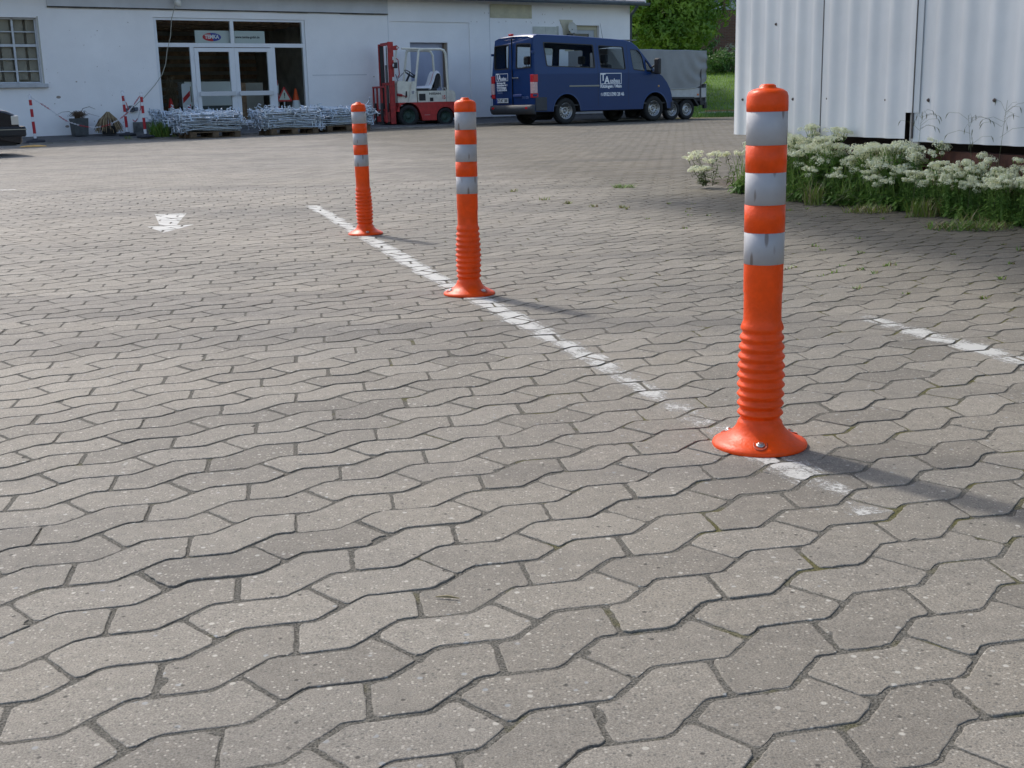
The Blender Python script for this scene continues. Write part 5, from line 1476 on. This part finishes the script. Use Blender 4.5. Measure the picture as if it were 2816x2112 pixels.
def place_rods(px, py, gz_, seed, lab, grp, n_ind=70, n_rest=120):
    rn = random.Random(seed); o0 = Vector((px, py, gz_)); Rz = Matrix.Translation(o0) @ Matrix.Rotation(WZ, 4, 'Z')
    rest = MB()
    for i in range(n_ind + n_rest):
        rest_f = i >= n_ind
        f_ = rn.random()
        lvl = .17 + (.40 * rn.random() if rest_f else .40 * rn.random() ** .6)
        k = rn.choice([0, 1, 2, 5]) if (f_ < .62 or lvl < .26) else rn.choice([3, 4, 6, 6])
        if k in (0, 1, 2, 5): yaw, pit, x_ = rn.gauss(0, .10), rn.gauss(0, .05), rn.gauss(.56, .07)
        else: yaw, pit, x_ = rn.uniform(-.9, .9), rn.gauss(0, .20), rn.uniform(.1, 1.1)
        y_ = rn.uniform(.02, .80) if rest_f else rn.choice([rn.uniform(-.02, .22), rn.uniform(.0, .8)])
        if not rest_f and y_ > .3: lvl = .50 + rn.uniform(-.04, .09)
        lvl = min(lvl, .60 - .12 * abs(x_ - .55))
        m_ = Rz @ Matrix.Translation((x_, y_, lvl)) @ Matrix.Rotation(yaw, 4, 'Z') @ Matrix.Rotation(pit, 4, 'Y') @ Matrix.Rotation(rn.uniform(0, 6.28), 4, 'X')
        if rest_f:
            src = rodmb[k]; o_ = len(rest.v); rest.v += [tuple(m_ @ Vector(v)) for v in src.v]
            rest.f += [tuple(q + o_ for q in f) for f in src.f]; rest.m += src.m; rest.sm += src.sm
        else:
            o = protos[k] if k not in pused else protos[k].copy()
            if k in pused: COL.objects.link(o)
            pused.add(k); o.matrix_world = m_; tag(o, lab, 'metal rod', grp)
    tag(rest.build('rod_pile', galv_m), 'tangled ' + lab.split(' rod ')[1].replace('in the heap', 'inner rods of the heap') if ' rod ' in lab else lab, 'rod heap', kind='stuff')
rodmb = [rod_mesh((1.34, 1.28, 1.40, .62, .5, 1.2, .75)[k], k) for k in range(7)]
for i, ((px, py), dr_, lab) in enumerate(pals):
    o = pal0 if i == 0 else copy_tree(pal0)
    z = gz(px, py) + .004; o.location = (px, py, z); o.rotation_euler = (0, 0, WZ + R(dr_)); tag(o, lab.replace('pallet of galvanised rods', 'wooden pallet under galvanised rods'), 'pallet', 'wooden pallets in front of the warehouse')
    where = ('front left pallet', 'back left pallet by the dark side glass', 'middle pallet right of the glass doors', 'right pallet behind the farthest bollard')[i]
    place_rods(px, py, z, 40 + i, 'galvanised steel rod in the heap on the ' + where, 'galvanised rods on the ' + where)

# ------------------------------------------------------------------ striped chain posts, chain
pred = mat('post_red', (.42, .012, .022), .5); pwht = mat('post_white', (.72, .72, .74), .5); rub = mat('rubber_foot', (.022, .024, .032), .7)
def make_post():
    root = thing('chain_post', '', 'post')
    MB().lathe([(.20, 0), (.205, .02), (.19, .045), (.06, .065), (.05, .085), (.001, .085)], 28, caps=False).build('foot', rub, root)
    z = .08
    for h_, m_ in ((.11, pwht), (.26, pred), (.10, pwht), (.17, pred), (.08, pwht), (.12, pred), (.02, pwht)):
        MB().lathe([(.032, z), (.032, z + h_ - .001)], 16).build('stripe', m_, root); z += h_
    MB().lathe([(.032, z), (.034, z + .01), (.028, z + .03), (.012, z + .035), (.001, z + .036)], 16, caps=False).build('cap', pwht, root)
    mb = MB(); pts = [(.036 * math.cos(a), 0, z + .06 + .036 * math.sin(a)) for a in [2 * PI * k / 10 for k in range(11)]]; mb.tube(pts, .011, 6); mb.build('eyelet', pwht, root)
    return root
cp0 = make_post()
posts = [((-10.46, 27.4, .115), 'red and white chain post standing alone beside the dark car'), ((-8.99, 29.3, .175), 'red and white chain post nearer the wall, by the bundle of sticks'), ((-8.36, 28.6, .135), 'red and white chain post nearer the yard, left of the rod pallets')]
tops = []
for i, (p, lab) in enumerate(posts):
    o = cp0 if i == 0 else copy_tree(cp0)
    o.location = p; o.rotation_euler = (R((1.2, 0, -.5)[i]), R((-1.0, -1.5, -1.0)[i]), R(20 * i)); tag(o, lab, 'post', 'red and white chain posts'); tops.append(Vector(p) + Vector((-.015, 0, .985)))
def chain(pts, lab, name='plastic_chain'):
    mb = MB(); dense = []
    for i in range(len(pts) - 1):
        p0 = pts[max(0, i - 1)]; p1, p2 = pts[i], pts[i + 1]; p3 = pts[min(len(pts) - 1, i + 2)]
        for k in range(24):
            t_ = k / 24; dense.append(.5 * ((2 * p1) + (p2 - p0) * t_ + (2 * p0 - 5 * p1 + 4 * p2 - p3) * t_ ** 2 + (3 * p1 - p0 - 3 * p2 + p3) * t_ ** 3))
    dense.append(pts[-1]); acc, link, last = 0, 0, dense[0]; stp = .034; nodes = [dense[0]]
    for q in dense[1:]:
        while (q - last).length >= stp: last = last + (q - last).normalized() * stp; nodes.append(last)
    for k in range(len(nodes) - 1):
        a, b_ = nodes[k], nodes[k + 1]; d = (b_ - a).normalized(); c_ = (a + b_) / 2
        s_ = d.cross(Vector((0, 0, 1))).normalized(); u_ = s_.cross(d)
        w_ = s_ if k % 2 else u_
        ring = [c_ + d * .025 * math.cos(2 * PI * j / 8) + w_ * .013 * math.sin(2 * PI * j / 8) for j in range(9)]
        mb.tube(ring, .0045, 4, 0 if (k // 7) % 2 else 1, caps=False)
    return tag(mb.build(name, [pred, pwht]), lab, 'chain')
T1, T2, T3 = tops
V = Vector
chain([T1, V((-10.1, 27.55, .80)), V((-9.85, 27.8, .55)), V((-9.45, 28.0, .41)), V((-9.1, 28.1, .43)), V((-8.8, 28.25, .58)), V((-8.6, 28.4, .78)), T3], 'long sagging red and white chain between the lone post and the pair')
chain([T2, V((-8.86, 29.15, .75)), V((-8.7, 29.0, .50)), V((-8.5, 28.8, .72)), T3], 'short red and white chain hanging in a V between the two close posts')
cabl = MB().tube([tuple(Vector(WHL) + Vector((WW.x * s_ - WN.x * y_, WW.y * s_ - WN.y * y_, z_))) for s_, y_, z_ in ((-8.80, -.2, 3.26), (-8.90, -.12, 2.9), (-8.96, -.12, 2.5), (-9.08, -.12, 2.15), (-9.14, -.12, 1.85), (-9.25, -.12, 1.6), (-9.45, -.11, 1.35), (-9.75, -.1, 1.05), (-10.02, -.1, .84))], .009, 6).build('cable', mat('cable_beige', (.38, .36, .30), .7))
tag(cabl, 'thin pale cable hanging from the wall lamp down to the socket box', 'cable')

# ------------------------------------------------------------------ planter and bundle by the wall
pl_ = thing('planter', 'square dark grey planter with a withered arching plant against the white wall', 'planter', (-10.08, 29.2, .205), WZ)
MB().prism([(-.15, 0), (.15, 0), (.18, .40), (-.18, .40)], -.17, .17).build('pot', mat('pot_grey', (.075, .08, .078), .8, noise=.25, nscale=8), pl_)
def dry_strands(mb, n_, c_, spread, h0, L, rn, r_=.004, mi=0, down=.5):
    for _ in range(n_):
        a = rn.uniform(0, 2 * PI); s_ = rn.uniform(.3, 1) * spread; l_ = rn.uniform(.5, 1) * L
        p0 = Vector(c_) + Vector((rn.gauss(0, .04), rn.gauss(0, .04), 0))
        p1 = p0 + Vector((math.cos(a) * s_ * .4, math.sin(a) * s_ * .4, l_ * h0)); p2 = p0 + Vector((math.cos(a) * s_, math.sin(a) * s_, l_ * h0 * (1 - down)))
        mb.tube([p0, (p0 + p1) / 2 + Vector((0, 0, .02)), p1, p2], [r_, r_, r_ * .8, r_ * .4], 4, mi, caps=False)
rn = random.Random(8); mb = MB(); dry_strands(mb, 110, (0, 0, .38), .24, 1.0, .20, rn, .005); mb.tube([(0, 0, .4), (.12, 0, .62), (.28, .02, .66), (.42, .03, .60)], [.009, .007, .006, .003], 5); mb.tube([(0, 0, .4), (-.2, 0, .56), (-.36, 0, .55), (-.52, 0, .48)], [.007, .006, .004, .002], 5); mb.tube([(0, 0, .42), (.25, 0, .5), (.5, 0, .42)], [.006, .004, .002], 5)
mb.build('dry_plant', mat('dry_brown', (.13, .085, .05), .9, noise=.5, nscale=20), pl_)
bu = thing('stick_bundle', 'bundle of dry tan sticks splayed over a dark pot beside the wall', 'bundle', (-9.46, 29.45, .21), WZ)
MB().lathe([(.15, 0), (.20, .16), (.20, .2), (.001, .2)], 20, caps=False).build('pot', mat('pot_dark', (.03, .028, .026), .8), bu)
mb = MB()
for k in range(120):
    a = rn.uniform(0, 2 * PI); r1 = rn.uniform(.20, .36)
    mb.tube([(math.cos(a) * .03, math.sin(a) * .03, .50 + rn.uniform(-.05, .03)), (math.cos(a) * r1 * .6, math.sin(a) * r1 * .6, .36), (math.cos(a) * r1, math.sin(a) * r1, rn.uniform(.03, .2))], [.006, .009, .007], 5, rn.choice((0, 0, 1)))
mb.build('sticks', [mat('stick_tan', (.33, .25, .14), .85, noise=.3, nscale=9), mat('stick_dark', (.12, .07, .04), .9)], bu)
o = MB().lathe([(.24, 0), (.22, .02), (.12, .035), (.001, .04)], 24, 0, Matrix.Diagonal((1.15, .6, 1, 1)), caps=False).build('yellow_slab', mat('ochre', (.55, .33, .10), .8, noise=.15, nscale=9))
o.location = (-9.93, 25.85, gz(-9.93, 25.85) + .002); o.rotation_euler = (0, 0, WZ); tag(o, 'flat ochre yellow slab on the ground by the kerb at the far left', 'slab')
rn = random.Random(55)
o = tuft(240, .42, .22, 3, .012, (0, 2, 2), .5).build('leafy_weed', [tuft_m, dry_m, stem_m]); o.location = (-8.12, 28.9, .13); tag(o, 'bushy green weed growing left of the rod pallets', 'plant')
for k in range(16):
    s_ = rn.uniform(-12.4, 5.5); off = rn.choice([.05, KERB_OFF + .03]); p = wpt(s_, off)
    if off > 1 and s_ > -9: continue
    o = tuft(24, .09, .08, k + 90, .006, (0, 1, 2), .7).build('kerb_weed', [tuft_m, dry_m, stem_m]); o.location = (p.x, p.y, gz(p.x, p.y) + (.03 if off > 1 else .09)); tag(o, 'small weed at the foot of the warehouse wall or kerb', 'weed', 'small weeds along the warehouse')

# ------------------------------------------------------------------ dark car at the left edge
CO = Vector((-8.62, 22.0)); CZ = gz(-8.7, 22) + .002
car = thing('black_car', 'front end of a black saloon car at the left picture edge', 'car', (CO.x, CO.y, CZ), WZ)
blk = mat('car_black', (.010, .013, .018), .22, 0, .5, coat=.5); Wc = 1.66
cp_path = [(-.04, .20), (.0, .24), (.0, .42), (-.03, .47), (-.05, .64), (-.10, .73), (-.22, .79), (-.55, .85), (-1.15, .92), (-1.75, 1.30), (-2.1, 1.37), (-2.9, 1.36), (-3.55, .98), (-4.25, .94), (-4.32, .6), (-4.33, .25)]
mb = MB()
for i, (x, z) in enumerate(cp_path):
    a = cp_path[max(0, i - 1)]; b_ = cp_path[min(len(cp_path) - 1, i + 1)]; L = math.hypot(b_[0] - a[0], b_[1] - a[1]); nx_, nz_ = -(b_[1] - a[1]) / L, (b_[0] - a[0]) / L
    if nx_ * (x + 2.1) + nz_ * (z - .6) < 0: nx_, nz_ = -nx_, -nz_
    tb = max(0, z - .9) * .33
    for yy, ins_ in ((0, .05), (.02, .015), (.06, 0), (.5, -.02), (.83, -.03), (1.16, -.02), (1.60, 0), (1.64, .015), (1.66, .05)):
        mb.v.append((x - nx_ * ins_, tb + yy * (Wc - 2 * tb) / Wc, z - nz_ * ins_))
for i in range(len(cp_path) - 1):
    for j in range(8):
        gl_ = i in (8, 11) and 1 < j < 6
        mb.f.append((i * 9 + j, i * 9 + j + 1, (i + 1) * 9 + j + 1, (i + 1) * 9 + j)); mb.m.append(1 if gl_ else 0); mb.sm.append(True)
mb.build('body', [blk, mat('car_glass', (.02, .025, .03), .08)], car, recalc=True)
wx = (-.78, -3.35)
side = [(-.05, .22), (-.02, .45), (-.07, .62), (-.14, .70), (-.26, .75), (-.55, .81), (-1.15, .87), (-1.2, .88), (-3.6, .9), (-4.22, .88), (-4.28, .6), (-4.28, .25)] + [(-3.35 - .33 * math.cos(PI * k / 10), .30 + .33 * math.sin(PI * k / 10)) for k in range(11)] + [(-.78 - .33 * math.cos(PI * k / 10), .30 + .33 * math.sin(PI * k / 10)) for k in range(11)]
upc = [(-1.2, .86), (-1.78, 1.26), (-2.1, 1.33), (-2.9, 1.32), (-3.5, .95), (-3.6, .9)]; wnc = [[(-1.42, .92), (-1.85, 1.22), (-2.3, 1.26), (-2.3, .92)], [(-2.36, .92), (-2.36, 1.26), (-2.85, 1.25), (-3.3, .94)]]
for fy in (lambda z: .0 + max(0, z - .9) * .33 - .0, lambda z: Wc - max(0, z - .9) * .33):
    mb = MB(); mb.holed(side, [], lambda a, z: (a, fy(z), z)); mb.holed(upc, wnc, lambda a, z: (a, fy(z), z)); sp2 = mb.build('side_panel', blk, car)
    for q in wnc: mb = MB(); mb.holed(q, [], lambda a, z: (a, fy(z) + .01 * (1 if fy(0) < 1 else -1), z)); mb.build('window', mat('car_window', (.02, .025, .03), .08) if 'car_window' not in bpy.data.materials else bpy.data.materials['car_window'], sp2)
for y_ in (.0, Wc):
    s_ = 1 if y_ == 0 else -1
    MB().box(-.17, -.04, y_ - .006 * s_, y_ + .34 * s_, .54, .70, 0, ch=.015).build('headlamp', mat('car_lamp', (.60, .58, .52), .15) if 'car_lamp' not in bpy.data.materials else bpy.data.materials['car_lamp'], car)
MB().box(-.55, .07, -.02, Wc + .02, .33, .52, 0, ch=.035).build('bumper', mat('car_bumper', (.014, .016, .02), .5), car)
MB().box(-.50, .073, -.022, Wc + .022, .455, .468, 0).build('bumper_trim', mat('car_trim', (.35, .34, .28), .4), car)
for x_ in wx:
    make_wheel(car, (x_, .10, .29), .29, .18, silver_m); make_wheel(car, (x_, Wc - .10, .29), .29, .18, silver_m, side=-1)
MB().box(-4.1, -.1, .1, Wc - .1, .18, .4).build('underbody', dark_m, car)

# ------------------------------------------------------------------ behind the glass: sign board, barrier, cones, cabinet
def wl_(s_, y_, z_): return Vector((WHL[0] + WW.x * s_ - WN.x * y_, WHL[1] + WW.y * s_ - WN.y * y_, z_))
def inside(name, lab, cat, s_, y_, z_=.326): return thing(name, lab, cat, wl_(s_, y_, z_), WZ)
sg = inside('sign_board', 'long white sign board with an oval red and blue logo above the shop doors', 'sign', -7.305, .14, 2.362)
MB().box(-.935, .935, 0, .02, 0, .31, 0, ch=.002).build('board', mat('sign_white', (.52, .54, .52), .5), sg)
el = [(-.495 + .245 * math.cos(2 * PI * k / 40), .15 + .102 * math.sin(2 * PI * k / 40)) for k in range(40)]
lr = mat('logo_red', (.50, .02, .03), .5); lb = mat('logo_blue', (.04, .05, .30), .5)
lp_ = [q for q in el if q[0] <= -.494]; rp_ = [q for q in el if q[0] >= -.496]; rp_ = rp_[[i for i, q in enumerate(rp_) if q[1] < .15][0]:] + rp_[:[i for i, q in enumerate(rp_) if q[1] < .15][0]] if False else rp_
def halfel(a0, a1): return [(-.495 + .245 * math.cos(a0 + (a1 - a0) * k / 24), .15 + .102 * math.sin(a0 + (a1 - a0) * k / 24)) for k in range(25)]
MB().prism(halfel(PI * .55, PI * 1.55), -.003, -.0005).build('logo_oval', lr, sg); MB().prism(halfel(-PI * .45, PI * .55), -.003, -.0005).build('logo_oval', lb, sg)
text('lettering', 'TEMKA', .125, pwht, sg, (-.495, -.006, .155), E1, E2, 'CENTER', sx=.92, bold=.005)
text('lettering', 'www.temka-gmbh.de', .085, mat('sign_black', (.03, .03, .04), .6), sg, (.135, -.003, .155), E1, E2, sx=.90, bold=.002)
orng = mat('cone_orange', (.75, .09, .015), .5); cred = mat('cone_red', (.5, .02, .02), .5)
def cone(lab, s_, y_, h_, m_):
    c = inside('traffic_cone', lab, 'cone', s_, y_); r0 = h_ * .23
    MB().box(-r0 * 1.3, r0 * 1.3, -r0 * 1.3, r0 * 1.3, 0, .03, 0, ch=.01).build('base', m_, c)
    R_ = lambda z: r0 + (.025 - r0) * z / h_
    MB().lathe([(R_(.03), .03), (R_(h_ * .42), h_ * .42)], 20, caps=False).build('cone', m_, c)
    MB().lathe([(R_(h_ * .42) + .001, h_ * .42), (R_(h_ * .66) + .001, h_ * .66)], 20, caps=False).build('white_band', pwht, c)
    MB().lathe([(R_(h_ * .66), h_ * .66), (.025, h_), (.001, h_)], 20, caps=False).build('tip', m_, c)
cone('orange traffic cone with a white band behind the right side glass', -5.50, .35, .90, orng)
cone('red and white traffic cone behind the left side glass', -8.93, .35, .70, cred)
def striped(name, lab, cat, s_, y_, w_, h_, mir=1, z0=.0):
    b_ = inside(name, lab, cat, s_, y_)
    MB().prism(roundpoly([(-w_ / 2, z0), (w_ / 2, z0), (w_ / 2, h_), (-w_ / 2, h_)], w_ * .22, 4), 0, .03).build('panel', pwht, b_)
    k = 0; z = z0 + .12
    while z < h_ - w_ * .9:
        q = [(-w_ * .44, z), (w_ * .44, z + w_ * .85 * mir), (w_ * .44, z + w_ * .85 * mir + .13), (-w_ * .44, z + .13)]
        MB().prism(q, -.003, -.0002).build('red_stripe', cred, b_); z += .33
    return b_
bc = striped('warning_beacon', 'tall white warning beacon with red diagonal stripes behind the left side glass', 'beacon', -8.49, .40, .22, 1.06, z0=.12)
MB().box(-.18, .18, -.1, .15, 0, .119, 0, ch=.02).build('foot', cred, bc)
striped('barrier_board', 'red and white barrier board behind the warning triangle in the right side glass', 'barrier', -6.02, .55, .26, 1.06)
tr_ = inside('warning_sign', 'triangular warning sign with an exclamation mark behind the right side glass', 'sign', -5.84, .32)
def tri(r_, cz_): return [(r_ * math.sin(a), cz_ + r_ * math.cos(a)) for a in (0, 2 * PI / 3, 4 * PI / 3)]
MB().prism(roundpoly(tri(.27, .70), .05, 4), 0, .01).build('red_border', cred, tr_); MB().prism(roundpoly(tri(.185, .70), .03, 4), -.003, -.0004).build('white_field', mat('sign_field', (.62, .6, .52), .5), tr_)
mb = MB(); mb.prism([(-.018, .79), (.018, .79), (.009, .69), (-.009, .69)], -.006, -.0034); mb.build('exclamation_bar', dark_m, tr_); MB().lathe([(.014, 0), (.014, .003)], 12, 0, Matrix.Translation((0, -.0034, .665)) @ Matrix.Rotation(R(90), 4, 'X')).build('exclamation_dot', dark_m, tr_)
MB().tube([(0, .03, .56), (0, .03, .02)], .018, 8).build('stand', pwht, tr_); MB().box(-.17, .17, -.1, .2, 0, .05, 0, ch=.01).build('foot', cred, tr_)
cb_ = inside('white_cabinet', 'long white cabinet standing inside behind the glass doors', 'cabinet', -7.55, 1.1)
MB().box(-.72, .72, 0, .5, .50, 1.12, 0, ch=.01).build('cabinet', mat('cabinet_white', (.70, .70, .68), .6), cb_); MB().box(-.72, .72, .02, .5, 0, .499, 0).build('base', mat('cabinet_base', (.10, .11, .11), .8), cb_)
MB().box(-.62, -.55, -.01, -.0005, .6, 1.0, 0).build('handle', mat('handle_tan', (.25, .2, .12), .6), cb_)
cb2 = inside('cardboard_box', 'pale tall box standing inside behind the right glass door', 'box', -6.35, 1.2); MB().box(-.35, .30, 0, .5, 0, 1.08, 0, ch=.01).build('box', mat('box_beige', (.42, .38, .33), .8, noise=.1, nscale=3), cb2); MB().box(-.36, -.2, -.012, -.0005, .1, 1.075, 0).build('side_flap', wood_m, cb2)
db = inside('dried_bush', 'brown dried bush inside the left side glass', 'plant', -8.78, .7); mb = MB(); dry_strands(mb, 160, (0, 0, .1), .30, 1.0, 1.15, random.Random(2), .006, 0, .1); mb.build('twigs', mat('twig_brown', (.24, .17, .10), .9, noise=.4, nscale=9), db)

# ------------------------------------------------------------------ trees, hedge, brick building, bank
leafA = leaf_mat('leaf_bright', (.10, .22, .025), (.34, .48, .06), .9, .45)
leafB = leaf_mat('leaf_dark', (.045, .12, .02), (.12, .24, .045), 1.1, .35)
bark = mat('bark', (.09, .07, .05), .9, noise=.4, nscale=6, bump=.6)
def crown(name, parent, lobes, per, size, m_, seed):
    rn = np.random.RandomState(seed); V_, F_ = [], []
    for (cx_, cy_, cz_, r_) in lobes:
        n_ = int(per * r_ * r_)
        d = rn.normal(size=(n_, 3)); d /= np.linalg.norm(d, axis=1)[:, None]
        rr = r_ * (.45 + .6 * rn.rand(n_) ** .5) * (1 + .22 * np.sin(d[:, 0] * 5 + cx_ * 3) * np.sin(d[:, 2] * 6 + cy_))
        c_ = np.array([cx_, cy_, cz_]) + d * rr[:, None] * np.array([1, 1, .85])
        nrm = d + rn.normal(size=(n_, 3)) * .6 + np.array([0, 0, .3]); nrm /= np.linalg.norm(nrm, axis=1)[:, None]
        a = np.cross(nrm, rn.normal(size=(n_, 3))); a /= np.linalg.norm(a, axis=1)[:, None]; b_ = np.cross(nrm, a)
        sz = size * (.55 + .8 * rn.rand(n_))[:, None]
        base = len(V_) and sum(len(q) for q in V_) or 0
        P = np.stack([c_ - a * sz, c_ + b_ * sz * .42 + nrm * sz * .1, c_ + a * sz * 1.1, c_ - b_ * sz * .42 + nrm * sz * .1], 1).reshape(-1, 3)
        V_.append(P); F_.append((np.arange(n_ * 4) + base).reshape(-1, 4))
    P = np.concatenate(V_); Fq = np.concatenate(F_)
    me = bpy.data.meshes.new(name); me.vertices.add(len(P)); me.vertices.foreach_set('co', P.ravel().astype(np.float32)); me.loops.add(Fq.size); me.loops.foreach_set('vertex_index', Fq.ravel().astype(np.int32))
    me.polygons.add(len(Fq)); me.polygons.foreach_set('loop_start', (np.arange(len(Fq)) * 4).astype(np.int32)); me.polygons.foreach_set('loop_total', np.full(len(Fq), 4, np.int32)); me.update(calc_edges=True); me.validate()
    me.materials.append(m_); o = bpy.data.objects.new(name, me); COL.objects.link(o); o.parent = parent; return o
def tree(name, lab, x, y, lobes, per, size, m_, seed, th=3.2, tr=.18):
    z0 = emb(x, y) - .05; t_ = thing(name, lab, 'tree', (x, y, z0)); mb = MB(); mb.tube([(0, 0, 0), (.05, .02, th * .5), (.0, .0, th)], [tr * 1.25, tr, tr * .75], 10); rn = random.Random(seed)
    for q in lobes[:9]: mb.tube([(0, 0, th * rn.uniform(.5, .95)), (q[0] * .5, q[1] * .5, (th + q[2]) * .5), (q[0], q[1], q[2])], [tr * .45, tr * .3, tr * .1], 6)
    mb.build('trunk', bark, t_); crown('crown', t_, lobes, per, size, m_, seed); return t_
rn = random.Random(17)
lb1 = [(rn.uniform(-2.2, 1.8), rn.uniform(-1.0, 1.3), rn.uniform(2.6, 7.5), rn.uniform(.8, 1.3)) for _ in range(30)] + [(-1.3, -.8, 2.7, .9), (-.3, -.9, 2.6, .8), (.7, -.7, 2.9, .9), (1.5, -.3, 3.6, .9), (-2.0, -.5, 3.5, 1.0), (0, 0, 4.2, 1.3)]
tree('leafy_tree', 'bright green leafy tree behind the van and the end of the warehouse', 5.9, 46, lb1, 560, .10, leafA, 1)
lb2 = [(rn.uniform(-1.6, .9), rn.uniform(-.8, .8), rn.uniform(2.0, 6.0), rn.uniform(.5, .85)) for _ in range(26)] + [(.9, 0, 3.0, .55), (1.05, 0, 2.6, .45), (-.8, 0, 2.1, .7)]
tree('dark_tree', 'darker green tree to the right, in front of the brick building', 6.75, 48.5, lb2, 620, .10, leafB, 2)
lb3 = [(rn.uniform(-3, 3), rn.uniform(-1, 1), rn.uniform(2, 8.5), rn.uniform(1.0, 1.7)) for _ in range(26)]
tree('broad_tree', 'broad green tree farther back between the warehouse and the brick building', 2.6, 53, lb3, 300, .14, leafB, 3)
for k, (x, y, w_, lab) in enumerate(((8.0, 55.0, 1.6, 'low dark bush behind the trailer, left half of the hedge'), (10.6, 55.3, 1.8, 'low dark bush at the top of the grass bank beside the hall'))):
    z0 = emb(x, y); h = thing('bush', lab, 'bush', (x, y, z0), 0, 'bushes on top of the grass bank'); lbh = [(rn.uniform(-w_, w_), rn.uniform(-.4, .4), rn.uniform(.1, .75), rn.uniform(.35, .55)) for _ in range(16)]
    crown('foliage', h, lbh, 1300, .06, leafB, 40 + k); mb = MB()
    for q in lbh[:5]: mb.tube([(q[0] * .3, 0, -.05), (q[0], q[1], q[2])], [.03, .01], 5)
    mb.build('stem', bark, h)
h = thing('pale_bush', 'pale grey-green shrub against the foot of the brick building', 'bush', (10.65, 58.0, emb(10.65, 58))); crown('foliage', h, [(0, 0, .8, .55), (.35, 0, .55, .5), (-.3, 0, .5, .4)], 1500, .06, leaf_mat('leaf_pale', (.20, .24, .16), (.34, .38, .28), 3, .3), 77); MB().tube([(0, 0, -.1), (0, 0, .7)], .03, 5).build('stem', bark, h)
brick_m = bpy.data.materials.new('old_brick'); brick_m.use_nodes = True; t, b = nodes_of(brick_m)
tc = N(t, 'ShaderNodeTexCoord'); mp = N(t, 'ShaderNodeMapping'); mp.inputs['Rotation'].default_value = (R(90), 0, 0); br = N(t, 'ShaderNodeTexBrick'); t.links.new(tc.outputs['Object'], mp.inputs[0]); t.links.new(mp.outputs[0], br.inputs['Vector'])
br.inputs['Scale'].default_value = 1; br.inputs['Brick Width'].default_value = .25; br.inputs['Row Height'].default_value = .075; br.inputs['Mortar Size'].default_value = .008
br.inputs['Color1'].default_value = (.17, .075, .045, 1); br.inputs['Color2'].default_value = (.12, .055, .035, 1); br.inputs['Mortar'].default_value = (.15, .12, .10, 1); t.links.new(br.outputs[0], b.inputs['Base Color']); b.inputs['Roughness'].default_value = .9
bb = thing('brick_building', 'dark red brick building with a band of windows beyond the trees', 'building', (0, 62, 0), R(-4))
MB().box(1, 34, 0, 12, 0, 4.85).build('wall', brick_m, bb); MB().box(1, 34, .02, 12, 6.2, 9).build('upper_wall', brick_m, bb); MB().box(1, 34, .12, 11.9, 4.85, 6.2).build('window_band_back', mat('dark_glass', (.06, .08, .10), .1), bb)
for k in range(24):
    x_ = 1.2 + k * 1.36; MB().box(x_, x_ + .13, -.02, .11, 4.851, 6.199).build('pier', brick_m, bb); MB().box(x_ + .14, x_ + 1.35, .02, .1, 4.86, 5.22).build('sill_panel', mat('pale_panel', (.42, .42, .40), .7) if 'pale_panel' not in bpy.data.materials else bpy.data.materials['pale_panel'], bb); MB().box(x_ + .72, x_ + .77, .03, .1, 5.221, 6.199).build('window_mullion', dark_m, bb)
mb = MB(); rng = random.Random(12)
for _ in range(15000):
    x, y = rng.uniform(4.6, 13), 41.05 + rng.random() ** 1.6 * 15
    h_ = rng.uniform(.10, .28) if y < 43 else rng.uniform(.06, .14); z = emb(x, y) - .01; a = rng.uniform(0, 6.28); b0 = Vector((x, y, z)); q_ = b0 + Vector((math.cos(a) * h_ * .4, math.sin(a) * h_ * .4, h_)); sd_ = Vector((math.cos(a + 1.57), math.sin(a + 1.57), 0)) * .012
    mb.add([b0 - sd_, b0 + sd_, q_], [(0, 1, 2)], 1 if y < 43 else 0)
for _ in range(2500):
    x, y = rng.uniform(5.6, 12), rng.uniform(40.2, 41.3); h_ = rng.uniform(.06, .2); z = gz(x, y) - .01; a = rng.uniform(0, 6.28); b0 = Vector((x, y, z)); q_ = b0 + Vector((math.cos(a) * h_ * .4, math.sin(a) * h_ * .4, h_)); sd_ = Vector((math.cos(a + 1.57), math.sin(a + 1.57), 0)) * .012
    mb.add([b0 - sd_, b0 + sd_, q_], [(0, 1, 2)], 1)
tag(mb.build('grass', [leaf_mat('grass_bright', (.13, .25, .02), (.26, .40, .04), 1.5, .5), leafB]), 'bright sunlit grass on the bank beyond the trailer', 'grass', kind='stuff')
for k, (x0, x1, y_, m_, lab) in enumerate(((6.9, 9.6, 42.5, mat('plank_orange', (.45, .20, .10), .8), 'orange-brown plank lying in the grass right of the trailer'), (6.6, 9.4, 42.0, mat('plank_pale', (.5, .5, .46), .8), 'pale board lying in the grass in front of the orange plank'))):
    z = emb((x0 + x1) / 2, y_) + .14 - .04 * k; tag(MB().box(x0, x1, y_, y_ + .18, z, z + .05, 0, ch=.005).build('plank', m_), lab, 'plank', 'boards in the grass')
